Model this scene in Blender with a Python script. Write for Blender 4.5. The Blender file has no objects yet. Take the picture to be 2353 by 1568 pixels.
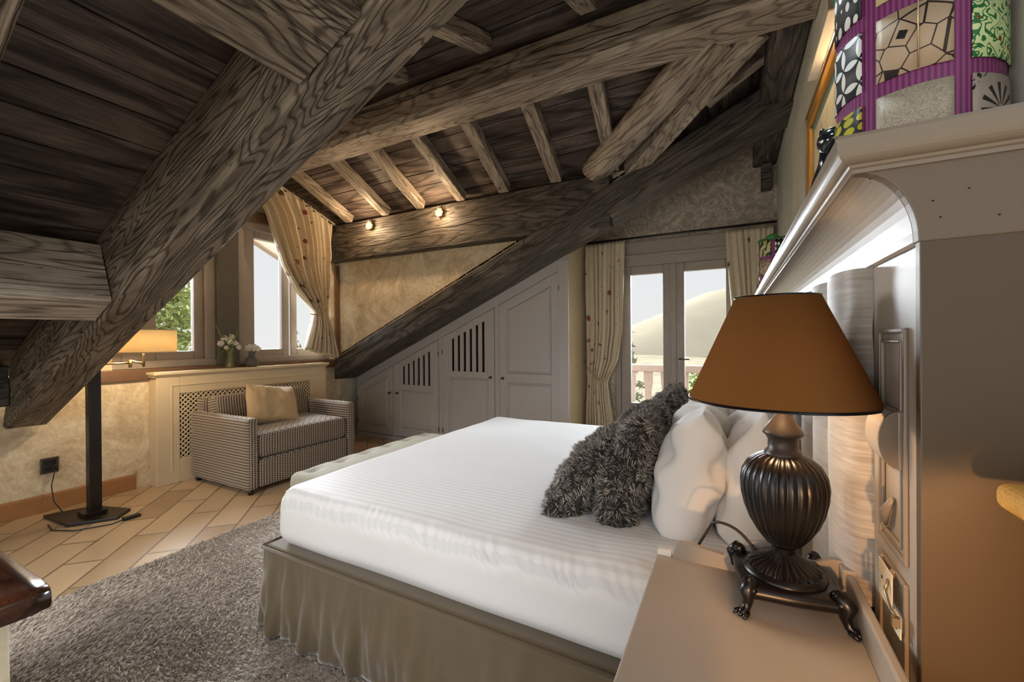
import bpy, bmesh, math, random
import numpy as np
from mathutils import Vector, Matrix, noise
random.seed(7); rng = np.random.default_rng(7)
C = bpy.context.scene.collection
PI = math.pi
def srgb(h):
    h = h.lstrip('#'); c = [int(h[i:i+2], 16)/255 for i in (0, 2, 4)]
    return tuple((x/12.92 if x <= .04045 else ((x+.055)/1.055)**2.4) for x in c) + (1,)
# ------------------------------------------------------------------ materials
class NT:
    def __init__(s, name):
        s.m = bpy.data.materials.new(name); s.m.use_nodes = True
        s.t = s.m.node_tree; s.b = s.t.nodes['Principled BSDF']; s.o = s.t.nodes['Material Output']
    def n(s, typ, props=None, **inp):
        x = s.t.nodes.new(typ)
        for k, v in (props or {}).items(): setattr(x, k, v)
        for k, v in inp.items():
            k = int(k[1:]) if k[0] == '_' and k[1:].isdigit() else k.replace('_', ' ')
            s.put(x.inputs[k], v)
        return x
    def put(s, sock, v):
        if isinstance(v, bpy.types.NodeSocket): s.t.links.new(v, sock)
        else: sock.default_value = v
    def math(s, op, a, b=0., c=0.): return s.n('ShaderNodeMath', {'operation': op}, _0=a, _1=b, _2=c).outputs[0]
    def coord(s, which='Object', scale=(1, 1, 1), rot=(0, 0, 0), loc=(0, 0, 0)):
        tc = s.n('ShaderNodeTexCoord'); mp = s.n('ShaderNodeMapping', Vector=tc.outputs[which], Scale=scale, Rotation=rot, Location=loc)
        return mp.outputs[0]
    def noise(s, v, scale=5, detail=3, rough=.5, dist=0):
        return s.n('ShaderNodeTexNoise', Vector=v, Scale=scale, Detail=detail, Roughness=rough, Distortion=dist).outputs['Fac']
    def ramp(s, f, stops, interp='LINEAR'):
        r = s.n('ShaderNodeValToRGB', Fac=f); r.color_ramp.interpolation = interp
        e = r.color_ramp.elements
        while len(e) < len(stops): e.new(.5)
        for q, (p, c) in zip(e, stops): q.position = p; q.color = srgb(c) if isinstance(c, str) else (c, c, c, 1)
        return r.outputs[0]
    def mix(s, f, a, b, mode='MIX'):
        x = s.n('ShaderNodeMix', {'data_type': 'RGBA', 'blend_type': mode}); s.put(x.inputs[0], f)
        s.put(x.inputs[6], srgb(a) if isinstance(a, str) else a); s.put(x.inputs[7], srgb(b) if isinstance(b, str) else b)
        return x.outputs[2]
    def sep(s, v): return s.n('ShaderNodeSeparateXYZ', Vector=v).outputs
    def fin(s, col=None, rough=.6, bump=None, bs=.3, bd=.01, metal=0, spec=None, sheen=0):
        if col is not None: s.put(s.b.inputs['Base Color'], srgb(col) if isinstance(col, str) else col)
        s.put(s.b.inputs['Roughness'], rough); s.put(s.b.inputs['Metallic'], metal)
        if spec is not None: s.b.inputs['Specular IOR Level'].default_value = spec
        if sheen: s.b.inputs['Sheen Weight'].default_value = sheen
        if bump is not None:
            b = s.n('ShaderNodeBump', Height=bump, Strength=bs, Distance=bd); s.put(s.b.inputs['Normal'], b.outputs[0])
        return s.m
def plain(name, col, rough=.6, metal=0, spec=None, var=.0, bs=0, sc=40, sheen=0):
    t = NT(name); v = t.coord(); nz = t.noise(v, sc, 4)
    c = srgb(col)
    if var:
        d = tuple(x*(1-var) for x in c[:3])+(1,); l = tuple(min(1, x*(1+var)) for x in c[:3])+(1,)
        c = t.mix(nz, d, l)
    return t.fin(c, rough, nz if bs else None, bs, .005, metal, spec, sheen)
def wood(name, dark, mid, light, rings=26, sc=1.0, rough=.55, bs=.6, crack=True, spec=.4, ringw=.16):
    """rough sawn timber, grain along local X"""
    t = NT(name)
    info = t.n('ShaderNodeObjectInfo'); off = t.math('MULTIPLY', info.outputs['Random'], 37.)
    tc = t.n('ShaderNodeTexCoord'); add = t.n('ShaderNodeVectorMath', {'operation': 'ADD'}); t.put(add.inputs[0], tc.outputs['Object'])
    cmb = t.n('ShaderNodeCombineXYZ'); t.put(cmb.inputs[0], off); t.put(cmb.inputs[1], off); t.put(add.inputs[1], cmb.outputs[0])
    mp = t.n('ShaderNodeMapping', Vector=add.outputs[0], Scale=(.45*sc, 2.6*sc, 2.6*sc)).outputs[0]
    f = t.noise(mp, 1.1, 4, .42, .3)
    ring = t.math('SINE', t.math('MULTIPLY', f, rings*6.28))
    ring = t.math('SUBTRACT', 1., t.math('POWER', t.math('MULTIPLY_ADD', ring, .5, .5), 5.))
    mp2 = t.n('ShaderNodeMapping', Vector=add.outputs[0], Scale=(3*sc, 85*sc, 85*sc)).outputs[0]
    fib = t.noise(mp2, 1.5, 5, .7)
    mp3 = t.n('ShaderNodeMapping', Vector=add.outputs[0], Scale=(1.6*sc, 7*sc, 7*sc)).outputs[0]
    blot = t.noise(mp3, 1.3, 5, .68, .5)
    h = t.math('ADD', t.math('MULTIPLY', ring, ringw), t.math('ADD', t.math('MULTIPLY', fib, .45), t.math('MULTIPLY', blot, .55)))
    h = t.math('SUBTRACT', h, ringw*.55)
    col = t.ramp(h, [(.34, dark), (.52, mid), (.74, light)])
    hb = t.math('ADD', ring, t.math('MULTIPLY', fib, .8))
    if crack:
        mp4 = t.n('ShaderNodeMapping', Vector=add.outputs[0], Scale=(.3*sc, 5*sc, 5*sc)).outputs[0]
        cr = t.noise(mp4, 1.7, 3, .55)
        cm = t.math('SUBTRACT', 1., t.math('SMOOTH_MIN', t.math('MULTIPLY', t.math('ABSOLUTE', t.math('SUBTRACT', cr, .5)), 60.), 1., .2))
        cm = t.math('MAXIMUM', cm, 0.)
        cm = t.math('MULTIPLY', cm, t.math('GREATER_THAN', blot, .5))
        col = t.mix(t.math('MULTIPLY', cm, .75), col, tuple(x*.25 for x in srgb(dark)[:3])+(1,))
        hb = t.math('SUBTRACT', hb, t.math('MULTIPLY', cm, 2.))
    return t.fin(col, rough, hb, bs, .004, spec=spec)
def plaster(name, a, b, c, sc=2.2, bs=.35, sw=1.4):
    t = NT(name); v = t.coord()
    n1 = t.noise(v, sc, 5, .6, sw); n2 = t.noise(v, sc*5, 5, .65, 2.2)
    h = t.math('ADD', t.math('MULTIPLY', n1, .55), t.math('MULTIPLY', n2, .45))
    return t.fin(t.ramp(h, [(.36, a), (.5, b), (.64, c)]), .75, n2, bs, .012, spec=.25)
M = {}
M['beam'] = wood('weathered_beam', '#544a42', '#928679', '#cbc0b2')
M['beam_dark'] = wood('dark_beam', '#211e1c', '#433d38', '#7b7268', rings=20)
M['beam_front'] = wood('front_beam', '#2f2821', '#5c5145', '#96897a', rings=44, sc=1.0, bs=.9, ringw=.2)
M['plank'] = wood('ceiling_plank', '#211c1b', '#463c39', '#83766f', rings=9, sc=.8, bs=.3, crack=False)
M['sillwood'] = plain('sill_wood', '#6f543f', .45, var=.2, bs=.05, sc=12)
M['framewood'] = plain('frame_wood', '#a0958c', .45, var=.12, bs=.05, sc=14)
M['skirt'] = plain('skirting_wood', '#a5764a', .45, var=.18, bs=.05, sc=9)
M['pine'] = wood('pine', '#b0752c', '#d39a48', '#e6b568', rings=8, sc=1.5, bs=.05, crack=False)
M['lacquer'] = wood('dark_lacquer', '#150a06', '#2e170e', '#54311f', rings=8, sc=1.5, rough=.16, bs=.05, crack=False, spec=.7)
M['outwood'] = plain('balcony_wood', '#8f7d72', .6, var=.15, bs=.1, sc=20)
M['plaster'] = plaster('trowelled_plaster', '#bda98a', '#d8c8a9', '#eee2c9', 2.6, .45, 2.2)
M['plaster_grey'] = plaster('swirled_plaster', '#93877a', '#b5aa9b', '#e0d8cb', 4.5, .7, 4.)
M['plaster_plain'] = plaster('smooth_plaster', '#c9c8ba', '#d2d2c5', '#dadbd0', 1.2, .08, .4)
M['cream_paint'] = plain('cream_paint', '#dccbab', .5, var=.05, bs=.03, sc=12)
M['grey_paint'] = plain('grey_paint', '#a8a39f', .42, var=.04, bs=.03, sc=10)
M['gap'] = plain('shadow_gap', '#241e1b', .9)
M['taupe_paint'] = plain('taupe_lacquer', '#a39789', .36, var=.06, bs=.05, sc=5, spec=.5)
M['panel_brown'] = plain('brown_lacquer_panel', '#6b5c4c', .4, var=.05, bs=.02, sc=3)
M['moulding'] = plain('moulding_lacquer', '#85786a', .35, var=.04, bs=.02, sc=6)
M['black_wood'] = plain('black_brown_wood', '#1d1512', .35, var=.1)
M['brass'] = plain('brushed_brass', '#b3a080', .3, metal=.9)
M['steel'] = plain('dull_steel', '#6b645c', .35, metal=.9)
M['black_plastic'] = plain('black_plastic', '#17181a', .4)
M['white_plastic'] = plain('white_plastic', '#e6e3dc', .4)
M['white_frame'] = plain('pale_frame', '#d6d8d8', .4)
M['navy'] = plain('navy_glaze', '#10151d', .18, spec=.7)
M['rope'] = plain('tie_rope', '#b9a37e', .8, bs=.3, sc=300)
def sheet():
    t = NT('striped_sheet'); v = t.coord(); x, y, z = t.sep(v)
    st = t.math('SINE', t.math('MULTIPLY', y, 2*PI/.03)); fac = t.math('MULTIPLY_ADD', st, .5, .5)
    sm = t.n('ShaderNodeMapRange', Value=fac, From_Min=.3, From_Max=.7).outputs[0]
    nz = t.noise(v, 3, 4)
    return t.fin(t.mix(sm, '#d8d7d7', '#cccccd'), .5, t.math('ADD', t.math('MULTIPLY', sm, .12), nz), .15, .01, spec=.3, sheen=.2)
M['sheet'] = sheet()
M['linen'] = plain('white_linen', '#e2e0de', .8, spec=.1, var=.03, bs=.08, sc=9, sheen=.2)
M['valance'] = plain('taupe_velvet', '#57482f', .75, var=.25, bs=.2, sc=7, sheen=.5)
M['bench_fab'] = plain('grey_green_linen', '#a5a193', .8, var=.05, bs=.1, sc=200)
M['beige_cushion'] = plain('beige_plush', '#c3aa84', .85, var=.1, bs=.4, sc=60, sheen=.4)
def velvet():
    t = NT('crushed_silver_velvet'); v = t.coord('Object', (3, 6, 60)); n1 = t.noise(v, 2, 4, .6)
    v2 = t.coord(); n2 = t.noise(v2, 5, 3)
    h = t.math('ADD', t.math('MULTIPLY', n1, .5), t.math('MULTIPLY', n2, .5))
    return t.fin(t.ramp(h, [(.35, '#857b71'), (.6, '#b3aba1')]), .5, n1, .25, .004, sheen=.6)
M['velvet'] = velvet()
def tweed():
    t = NT('beaded_corduroy'); x, y, z = t.sep(t.coord())
    g = lambda a, p: t.math('MULTIPLY_ADD', t.math('SINE', t.math('MULTIPLY', a, 2*PI/p)), .5, .5)
    nn = t.sep(t.n('ShaderNodeNewGeometry').outputs['Normal']); sidef = t.math('GREATER_THAN', t.math('ABSOLUTE', nn[1]), .7)
    base = t.math('ADD', x, y); xy = t.math('ADD', t.math('MULTIPLY', base, t.math('SUBTRACT', 1., sidef)), t.math('MULTIPLY', z, sidef))
    z = t.math('ADD', t.math('MULTIPLY', z, t.math('SUBTRACT', 1., sidef)), t.math('MULTIPLY', x, sidef))
    f = t.math('MULTIPLY', g(xy, .024), t.math('MULTIPLY_ADD', g(t.math('ADD', z, t.math('MULTIPLY', base, .3)), .018), .75, .25))
    return t.fin(t.ramp(f, [(.10, '#43362c'), (.42, '#ab9d8a')]), .8, f, .5, .005, sheen=.3)
M['tweed'] = tweed()
M['seat_fab'] = tweed()
M['sofa_plain'] = plain('brown_velour', '#8a7862', .8, var=.12, bs=.2, sc=80, sheen=.4)
def floral():
    t = NT('floral_cotton'); uv = t.coord('UV', (6.5, 6.5, 1)); ob = t.coord()
    vo = t.n('ShaderNodeTexVoronoi', Vector=uv, Scale=1., Randomness=.85)
    nz = t.noise(t.coord('UV', (60, 60, 1)), 1., 2)
    d = t.math('ADD', vo.outputs['Distance'], t.math('MULTIPLY', t.math('SUBTRACT', nz, .5), .45))
    dot = t.math('LESS_THAN', d, .21)
    hue = t.sep(vo.outputs['Color'])
    mc = t.ramp(hue[0], [(0, '#7b2f34'), (.35, '#5a4a3a'), (.6, '#8d4a4a'), (.8, '#57583c')], 'CONSTANT')
    vo2 = t.n('ShaderNodeTexVoronoi', Vector=t.coord('UV', (26, 26, 1)), Scale=1.)
    leaf = t.math('MULTIPLY', t.math('LESS_THAN', vo2.outputs['Distance'], .16), t.math('GREATER_THAN', t.sep(vo2.outputs['Color'])[1], .6))
    base = t.mix(t.noise(ob, 4, 3), '#c8baa0', '#dacdb4')
    c = t.mix(dot, base, mc); c = t.mix(leaf, c, '#8c8060')
    m = t.fin(c, .8, t.noise(ob, 200, 2), .1, .002)
    return m
M['floral'] = floral()
def stonefloor():
    t = NT('diagonal_stone_tiles'); v = t.coord('Object', (1, 1, 1), (0, 0, math.radians(45)))
    br = t.n('ShaderNodeTexBrick', {'offset': .5}, Vector=v, Scale=1., Color1=srgb('#cdb28f'), Color2=srgb('#9c7d5a'), Mortar=srgb('#54432f'),
             Mortar_Size=.007, Mortar_Smooth=.3, Bias=0., Brick_Width=.62, Row_Height=.2)
    nz = t.noise(v, 9, 5, .6); c = t.mix(t.math('MULTIPLY', nz, .45), br.outputs['Color'], '#d6c0a0')
    h = t.math('SUBTRACT', t.math('MULTIPLY', nz, .5), br.outputs['Fac'])
    return t.fin(c, t.math('MULTIPLY_ADD', nz, .2, .22), h, .5, .006, spec=.5)
M['floor'] = stonefloor()
def vary(name, stops, sc, rough=.9, isl=0):
    t = NT(name); v = t.coord(); nz = t.noise(v, sc, 4, .6)
    if isl:
        g = t.n('ShaderNodeNewGeometry').outputs['Random Per Island']
        nz = t.math('ADD', t.math('MULTIPLY', nz, 1-isl), t.math('MULTIPLY', t.math('MULTIPLY_ADD', g, .7, .15), isl))
    return t.fin(t.ramp(nz, stops), rough, sheen=.3 if isl else 0, spec=None if isl else 0.)
M['rug'] = vary('grey_brown_pile', [(.3, '#b3a89e'), (.5, '#d3cac2'), (.7, '#e9e3dc')], 2.5, isl=.45)
_t = NT('pile_fibre'); _v = _t.coord(); _g = _t.n('ShaderNodeNewGeometry').outputs['Random Per Island']
_c = _t.ramp(_t.math('ADD', _t.math('MULTIPLY', _t.noise(_v, 2.5, 4, .6), .6), _t.math('MULTIPLY', _g, .4)), [(.25, '#b5aaa0'), (.5, '#ded6ce'), (.75, '#f4f0ea')])
_d = _t.n('ShaderNodeBsdfDiffuse', Color=_c); _r = _t.n('ShaderNodeBsdfTranslucent', Color=_c); _m = _t.n('ShaderNodeMixShader', _0=.4)
_t.put(_m.inputs[1], _d.outputs[0]); _t.put(_m.inputs[2], _r.outputs[0]); _t.t.links.new(_m.outputs[0], _t.o.inputs[0]); M['rug'] = _t.m
M['rug_base'] = plain('rug_backing', '#a1958a', .95)
M['fur'] = vary('grey_brown_fur', [(.3, '#2a2725'), (.5, '#6f675e'), (.68, '#cfc8be')], 9, isl=.7)
M['fur_base'] = plain('fur_backing', '#1f1c1a', .95)
M['bronze'] = plain('dark_bronze', '#120e0d', .3, metal=.1, spec=.5, var=.2, sc=25)
M['bronze_cap'] = plain('bronze_brown_neck', '#3d332b', .38, metal=.2, var=.15, sc=20)
def shade(name, col, trans):
    t = NT(name); nz = t.noise(t.coord('Object', (80, 80, 80)), 1, 2)
    c = srgb(col)
    d = t.n('ShaderNodeBsdfDiffuse', Color=c); tr = t.n('ShaderNodeBsdfTranslucent', Color=c)
    mx = t.n('ShaderNodeMixShader', _0=trans); t.put(mx.inputs[1], d.outputs[0]); t.put(mx.inputs[2], tr.outputs[0])
    t.t.links.new(mx.outputs[0], t.o.inputs[0]); return t.m
M['shade_brown'] = shade('caramel_lampshade', '#86592f', .22)
M['shade_cream'] = shade('cream_lampshade', '#eddcb8', .35)
def glass(name, col=(1, 1, 1, 1), rough=0., thin=True):
    t = NT(name)
    if thin:
        tr = t.n('ShaderNodeBsdfTransparent', Color=col); gl = t.n('ShaderNodeBsdfGlossy', Roughness=.02)
        fr = t.n('ShaderNodeFresnel', IOR=1.06); mx = t.n('ShaderNodeMixShader', _0=fr.outputs[0])
        t.put(mx.inputs[1], tr.outputs[0]); t.put(mx.inputs[2], gl.outputs[0]); t.t.links.new(mx.outputs[0], t.o.inputs[0])
        return t.m
    t.b.inputs['Transmission Weight'].default_value = .85; t.b.inputs['IOR'].default_value = 1.4
    return t.fin(tuple(col), .08)
M['pane'] = glass('window_glass', (.94, .95, .95, 1))
M['vase_green'] = glass('green_glass', srgb('#d3d69a'), thin=False)
M['vase_grey'] = glass('smoky_glass', srgb('#b9bab8'), thin=False)
M['crystal'] = glass('warm_crystal', srgb('#ffe6c8'), thin=False)
def emit(name, col, s):
    t = NT(name); e = t.n('ShaderNodeEmission', Color=srgb(col), Strength=s); t.t.links.new(e.outputs[0], t.o.inputs[0]); return t.m
M['bulb'] = emit('lit_bulb', '#ffd9a0', 14)
M['petal'] = plain('white_petals', '#e9e6da', .6)
M['stem'] = plain('green_stem', '#6f7a48', .6)
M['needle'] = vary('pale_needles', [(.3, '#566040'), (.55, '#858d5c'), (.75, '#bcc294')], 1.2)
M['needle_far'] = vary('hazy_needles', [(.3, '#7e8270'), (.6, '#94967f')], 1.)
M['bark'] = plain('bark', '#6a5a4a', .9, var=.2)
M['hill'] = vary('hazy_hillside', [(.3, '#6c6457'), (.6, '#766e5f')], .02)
M['meadow'] = vary('meadow', [(.3, '#625b4c'), (.6, '#776f5e')], .2)  # beige puts the distant haze into the ground colour
# ------------------------------------------------------------------ mesh helpers
class MB:
    def __init__(s): s.v = []; s.f = []; s.uv = {}; s.smooth = []
    def add(s, vs, fs, smooth=False, uvs=None):
        o = len(s.v); s.v += [tuple(v) for v in vs]
        for i, f in enumerate(fs):
            s.f.append(tuple(o+k for k in f)); s.smooth.append(smooth)
        if uvs is not None:
            for i, u in enumerate(uvs): s.uv[o+i] = u
        return s
    def box(s, x0, x1, y0, y1, z0, z1):
        vs = [(x, y, z) for z in (z0, z1) for x, y in ((x0, y0), (x1, y0), (x1, y1), (x0, y1))]
        return s.add(vs, [(0, 3, 2, 1), (4, 5, 6, 7), (0, 1, 5, 4), (1, 2, 6, 5), (2, 3, 7, 6), (3, 0, 4, 7)])
    def prism(s, pts, a, b, axis='y'):
        """polygon pts in the plane normal to axis, extruded from a to b"""
        g = {'y': lambda p, q: (p[0], q, p[1]), 'x': lambda p, q: (q, p[0], p[1]), 'z': lambda p, q: (p[0], p[1], q)}[axis]
        n = len(pts); vs = [g(p, a) for p in pts]+[g(p, b) for p in pts]
        return s.add(vs, [tuple(range(n)), tuple(range(2*n-1, n-1, -1))]+[(i, i+n, (i+1) % n+n, (i+1) % n) for i in range(n)])
    def grid(s, fn, nu, nv, closeu=False, smooth=True, uv=None):
        vs = []; uvs = []
        for j in range(nv+1):
            for i in range(nu+(0 if closeu else 1)):
                vs.append(fn(i/nu, j/nv)); uvs.append(uv(i/nu, j/nv) if uv else (i/nu, j/nv))
        w = nu if closeu else nu+1
        fs = [(j*w+i, j*w+(i+1) % w, (j+1)*w+(i+1) % w, (j+1)*w+i) for j in range(nv) for i in range(nu)]
        return s.add(vs, fs, smooth, uvs)
    def lathe(s, prof, seg=48, c=(0, 0, 0), rad=None, smooth=True):
        """prof list of (r, z)"""
        vs = []; n = len(prof)
        for (r, z) in prof:
            for k in range(seg):
                a = 2*PI*k/seg; rr = r*(rad(a, z) if rad else 1)
                vs.append((c[0]+rr*math.cos(a), c[1]+rr*math.sin(a), c[2]+z))
        fs = [(j*seg+k, j*seg+(k+1) % seg, (j+1)*seg+(k+1) % seg, (j+1)*seg+k) for j in range(n-1) for k in range(seg)]
        return s.add(vs, fs, smooth)
    def tube(s, pts, r, seg=8, cap=True):
        pts = [Vector(p) for p in pts]; n = len(pts); rs = r if isinstance(r, (list, tuple)) else [r]*n
        vs = []; prev = None
        for i, p in enumerate(pts):
            t = (pts[min(i+1, n-1)]-pts[max(i-1, 0)]).normalized()
            if prev is None: a = t.orthogonal().normalized()
            else: a = (prev-t*prev.dot(t)).normalized()
            prev = a; b = t.cross(a)
            for k in range(seg):
                q = 2*PI*k/seg; vs.append(p+(a*math.cos(q)+b*math.sin(q))*rs[i])
        fs = [(j*seg+k, j*seg+(k+1) % seg, (j+1)*seg+(k+1) % seg, (j+1)*seg+k) for j in range(n-1) for k in range(seg)]
        if cap: fs += [tuple(range(seg-1, -1, -1)), tuple((n-1)*seg+k for k in range(seg))]
        return s.add(vs, fs, True)
    def ball(s, c, r, seg=16, sc=(1, 1, 1), f=None):
        vs = []; n = seg//2
        for j in range(n+1):
            for k in range(seg):
                a = 2*PI*k/seg; b = PI*j/n; d = Vector((math.sin(b)*math.cos(a), math.sin(b)*math.sin(a), math.cos(b)))
                q = r*(f(d) if f else 1); vs.append((c[0]+d.x*q*sc[0], c[1]+d.y*q*sc[1], c[2]+d.z*q*sc[2]))
        fs = [(j*seg+k, (j+1)*seg+k, (j+1)*seg+(k+1) % seg, j*seg+(k+1) % seg) for j in range(n) for k in range(seg)]
        return s.add(vs, fs, True)
    def rbox(s, c, size, r, n=(8, 8, 8), f=None):
        """rounded soft box; f(p,normal)->offset vector"""
        h = [q/2 for q in size]
        def pos(k, m, hh):   # denser near the ends
            t = -1+2*k/m; return hh*math.copysign(1-(1-abs(t))**1.35, t)
        for ax in range(3):
            a, b = (ax+1) % 3, (ax+2) % 3
            for sg in (-1, 1):
                na, nb = n[a], n[b]; vs = []
                for j in range(nb+1):
                    for i in range(na+1):
                        p = [0, 0, 0]; p[ax] = sg*h[ax]; p[a] = pos(i, na, h[a]); p[b] = pos(j, nb, h[b])
                        P_ = Vector(p); I = Vector([max(-(h[q]-r), min(h[q]-r, p[q])) for q in range(3)])
                        d = (P_-I).normalized() if (P_-I).length > 1e-9 else Vector([sg if q == ax else 0 for q in range(3)])
                        o = I+d*r
                        if f: o = o+f(o, d)
                        vs.append((c[0]+o.x, c[1]+o.y, c[2]+o.z))
                fs = [(j*(na+1)+i, j*(na+1)+i+1, (j+1)*(na+1)+i+1, (j+1)*(na+1)+i) for j in range(nb) for i in range(na)]
                if sg < 0: fs = [q[::-1] for q in fs]
                s.add(vs, fs, True)
        return s
    def build(s, name, mat, parent=None, bevel=0, merge=False, bseg=2, loc=None, solid=0, subd=0):
        me = bpy.data.meshes.new(name); me.from_pydata(s.v, [], s.f); me.update()
        if s.uv:
            uvl = me.uv_layers.new(name='UVMap')
            for l in me.loops: uvl.data[l.index].uv = s.uv.get(l.vertex_index, (0, 0))
        me.polygons.foreach_set('use_smooth', s.smooth)
        bm = bmesh.new(); bm.from_mesh(me)
        if merge: bmesh.ops.remove_doubles(bm, verts=bm.verts, dist=1e-5)
        bmesh.ops.recalc_face_normals(bm, faces=bm.faces); bm.to_mesh(me); bm.free()
        for m in (mat if isinstance(mat, (list, tuple)) else [mat]): me.materials.append(m)
        o = bpy.data.objects.new(name, me); C.objects.link(o)
        if parent is not None:
            o.parent = parent; o.matrix_parent_inverse = parent.matrix_basis.inverted()
        if bevel:
            b = o.modifiers.new('bevel', 'BEVEL'); b.width = bevel; b.segments = bseg; b.limit_method = 'ANGLE'; b.angle_limit = math.radians(40)
        if solid:
            b = o.modifiers.new('solid', 'SOLIDIFY'); b.thickness = solid; b.offset = 0
        if subd:
            b = o.modifiers.new('sub', 'SUBSURF'); b.levels = b.render_levels = subd
        return o
def tag(o, label, cat=None, group=None, kind=None):
    if label: o['label'] = label
    if cat: o['category'] = cat
    if group: o['group'] = group
    if kind: o['kind'] = kind
    return o
def thing(name, label, cat, loc=(0, 0, 0), group=None, kind=None):
    o = bpy.data.objects.new(name, None); o.empty_display_size = .05; C.objects.link(o); o.location = loc
    bpy.context.view_layer.update()
    return tag(o, label, cat, group, kind)
def struct(o): o['kind'] = 'structure'; return o
def frame_obj(o, origin, X, Y):
    """put mesh given in local axes at origin with axes X, Y"""
    X = Vector(X).normalized(); Z = X.cross(Vector(Y)).normalized(); Y = Z.cross(X)
    m = Matrix((X, Y, Z)).transposed().to_4x4(); m.translation = Vector(origin); o.matrix_world = m; return o
def timber(name, p0, p1, w, h, mat, up=(0, 0, 1), ch=.012, wob=.006, group='roof timbers', label='', cat='beam', cut0=None, rnd=False):
    p0, p1 = Vector(p0), Vector(p1); L = (p1-p0).length; n = max(6, int(L/.12)); s = MB(); sd = random.random()*50
    if rnd: sec = [(w/2*math.cos(2*PI*k/16), h/2*math.sin(2*PI*k/16)) for k in range(16)]
    else:
        a, b = w/2, h/2; sec = []
        for (sx, sy) in ((1, 1), (-1, 1), (-1, -1), (1, -1)):
            q = [(sx*a, sy*(b-ch)), (sx*(a-ch), sy*b)]; sec += q if sx*sy > 0 else q[::-1]
        full = []
        for i in range(8):
            p, q = sec[i], sec[(i+1) % 8]; full.append(p)
            if i % 2: full += [(p[0]+(q[0]-p[0])*k/3, p[1]+(q[1]-p[1])*k/3) for k in (1, 2)]
        sec = full
    m = len(sec); vs = []
    for i in range(n+1):
        x = L*i/n
        for k, (y, z) in enumerate(sec):
            d = noise.noise_vector(Vector((x*1.3+sd, y*6, z*6+sd)))*wob
            xx = x+(cut0(y, z) if (cut0 and i == 0) else 0)
            vs.append((xx, y+d.y, z+d.z))
    fs = [(i*m+k, i*m+(k+1) % m, (i+1)*m+(k+1) % m, (i+1)*m+k) for i in range(n) for k in range(m)]
    fs += [tuple(range(m))[::-1], tuple(n*m+k for k in range(m))]
    s.add(vs, fs, rnd); o = s.build(name, mat)
    X = (p1-p0).normalized(); Y = Vector(up).cross(X); frame_obj(o, p0, X, Y)
    return tag(o, label, cat, group)

def planks(name, o, u, v, n, strips, th=.02, mat=None):
    """planks: o origin, u board direction, v across, n up(away from room); strips list of (v0,v1,[u0a,u1a],[u0b,u1b])"""
    s = MB()
    for (v0, v1, a, b) in strips:
        j = random.uniform(0, .004); g = .0045
        va, vb = v0+g, v1-g
        pts = [(a[0], va), (a[1], va), (b[1], vb), (b[0], vb)]
        for q in (j, th): s.v += [(p[0], p[1], q) for p in pts]
        k = len(s.v)-8
        fs = [(0, 1, 2, 3), (7, 6, 5, 4), (0, 4, 5, 1), (1, 5, 6, 2), (2, 6, 7, 3), (3, 7, 4, 0)]
        s.f += [tuple(k+i for i in f) for f in fs]; s.smooth += [False]*6
    # backing board
    for (v0, v1, a, b) in strips:
        s.add([(a[0], v0, th+.002), (a[1], v0, th+.002), (b[1], v1, th+.002), (b[0], v1, th+.002)], [(0, 1, 2, 3)])
    ob = s.build(name, mat or M['plank'])
    X, Y = Vector(u).normalized(), Vector(v).normalized(); Z = Vector(n).normalized()
    # handedness: allow mirrored by flipping v
    m = Matrix((X, Y, Z)).transposed().to_4x4(); m.translation = Vector(o)
    if m.determinant() < 0:
        for vv in ob.data.vertices: vv.co.y *= -1
        ob.data.flip_normals()
        m = Matrix((X, -Y, Z)).transposed().to_4x4(); m.translation = Vector(o)
    ob.matrix_world = m
    return struct(ob)
# ------------------------------------------------------------------ room numbers
XL, XR, YB, YC, YW = -4.68, .41, 3.87, 4.07, 5.0
SL = .45; AR = 3.2
zmain = lambda x: AR+SL*x
zback = lambda y: 2.90+.36*(3.72-y)
zfrnt = lambda y: 3.38+.39*(y-2.45)
YR = 2.419; Y0 = -1.3
# floor
s = MB(); s.box(XL-.3, 1.6, Y0-.2, YW+.05, -.12, 0); struct(s.build('floor', M['floor']))
# left wall with window hole
s = MB(); T = .32
wy0, wy1, wz0, wz1 = 1.55, 3.74, 1.03, 2.62
s.box(XL-T, XL, Y0, YB+.1, 0, wz0)
s.prism([(Y0, wz0), (.93, wz0), (.93, 1.12), (Y0, 1.12)], XL-T, XL, 'x')
s.prism([(1.0, wz0), (wy0, wz0), (wy0, zfrnt(wy0)+.1), (1.0, zfrnt(1.0)+.1)], XL-T, XL, 'x')
s.prism([(wy1, wz0), (YB+.1, wz0), (YB+.1, zback(YB)+.1), (wy1, zback(wy1)+.1)], XL-T, XL, 'x')
s.prism([(wy0, wz1), (wy1, wz1), (wy1, zback(wy1)+.1), (YR, zback(YR)+.1), (wy0, zfrnt(wy0)+.1)], XL-T, XL, 'x')
struct(s.build('wall_left', M['plaster'])); s = MB()
s.box(XL, XL+.018, Y0, 1.70, 0, .115); s.prism([(XL, .115), (XL+.018, .115), (XL+.01, .135), (XL, .135)], Y0, 1.70)
struct(s.build('baseboard_left', M['skirt'], bevel=.003))
# back plaster wall above the diagonal brace (cheek of the dormer)
s = MB(); s.prism([(XL, 0), (-4.66, 0), (-4.66, .9), (-.8, 2.62), (-.8, zback(YB)+.05), (XL, zback(YB)+.05)], YB, YB+.12); struct(s.build('wall_back', M['plaster']))
s = MB(); s.prism([(XL, zmain(XL)+.0), (-.75, zfrnt(1.17)), (XL, zfrnt(1.17)+.05)], 1.10, 1.16); struct(s.build('wall_front', M['plaster']))
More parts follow.
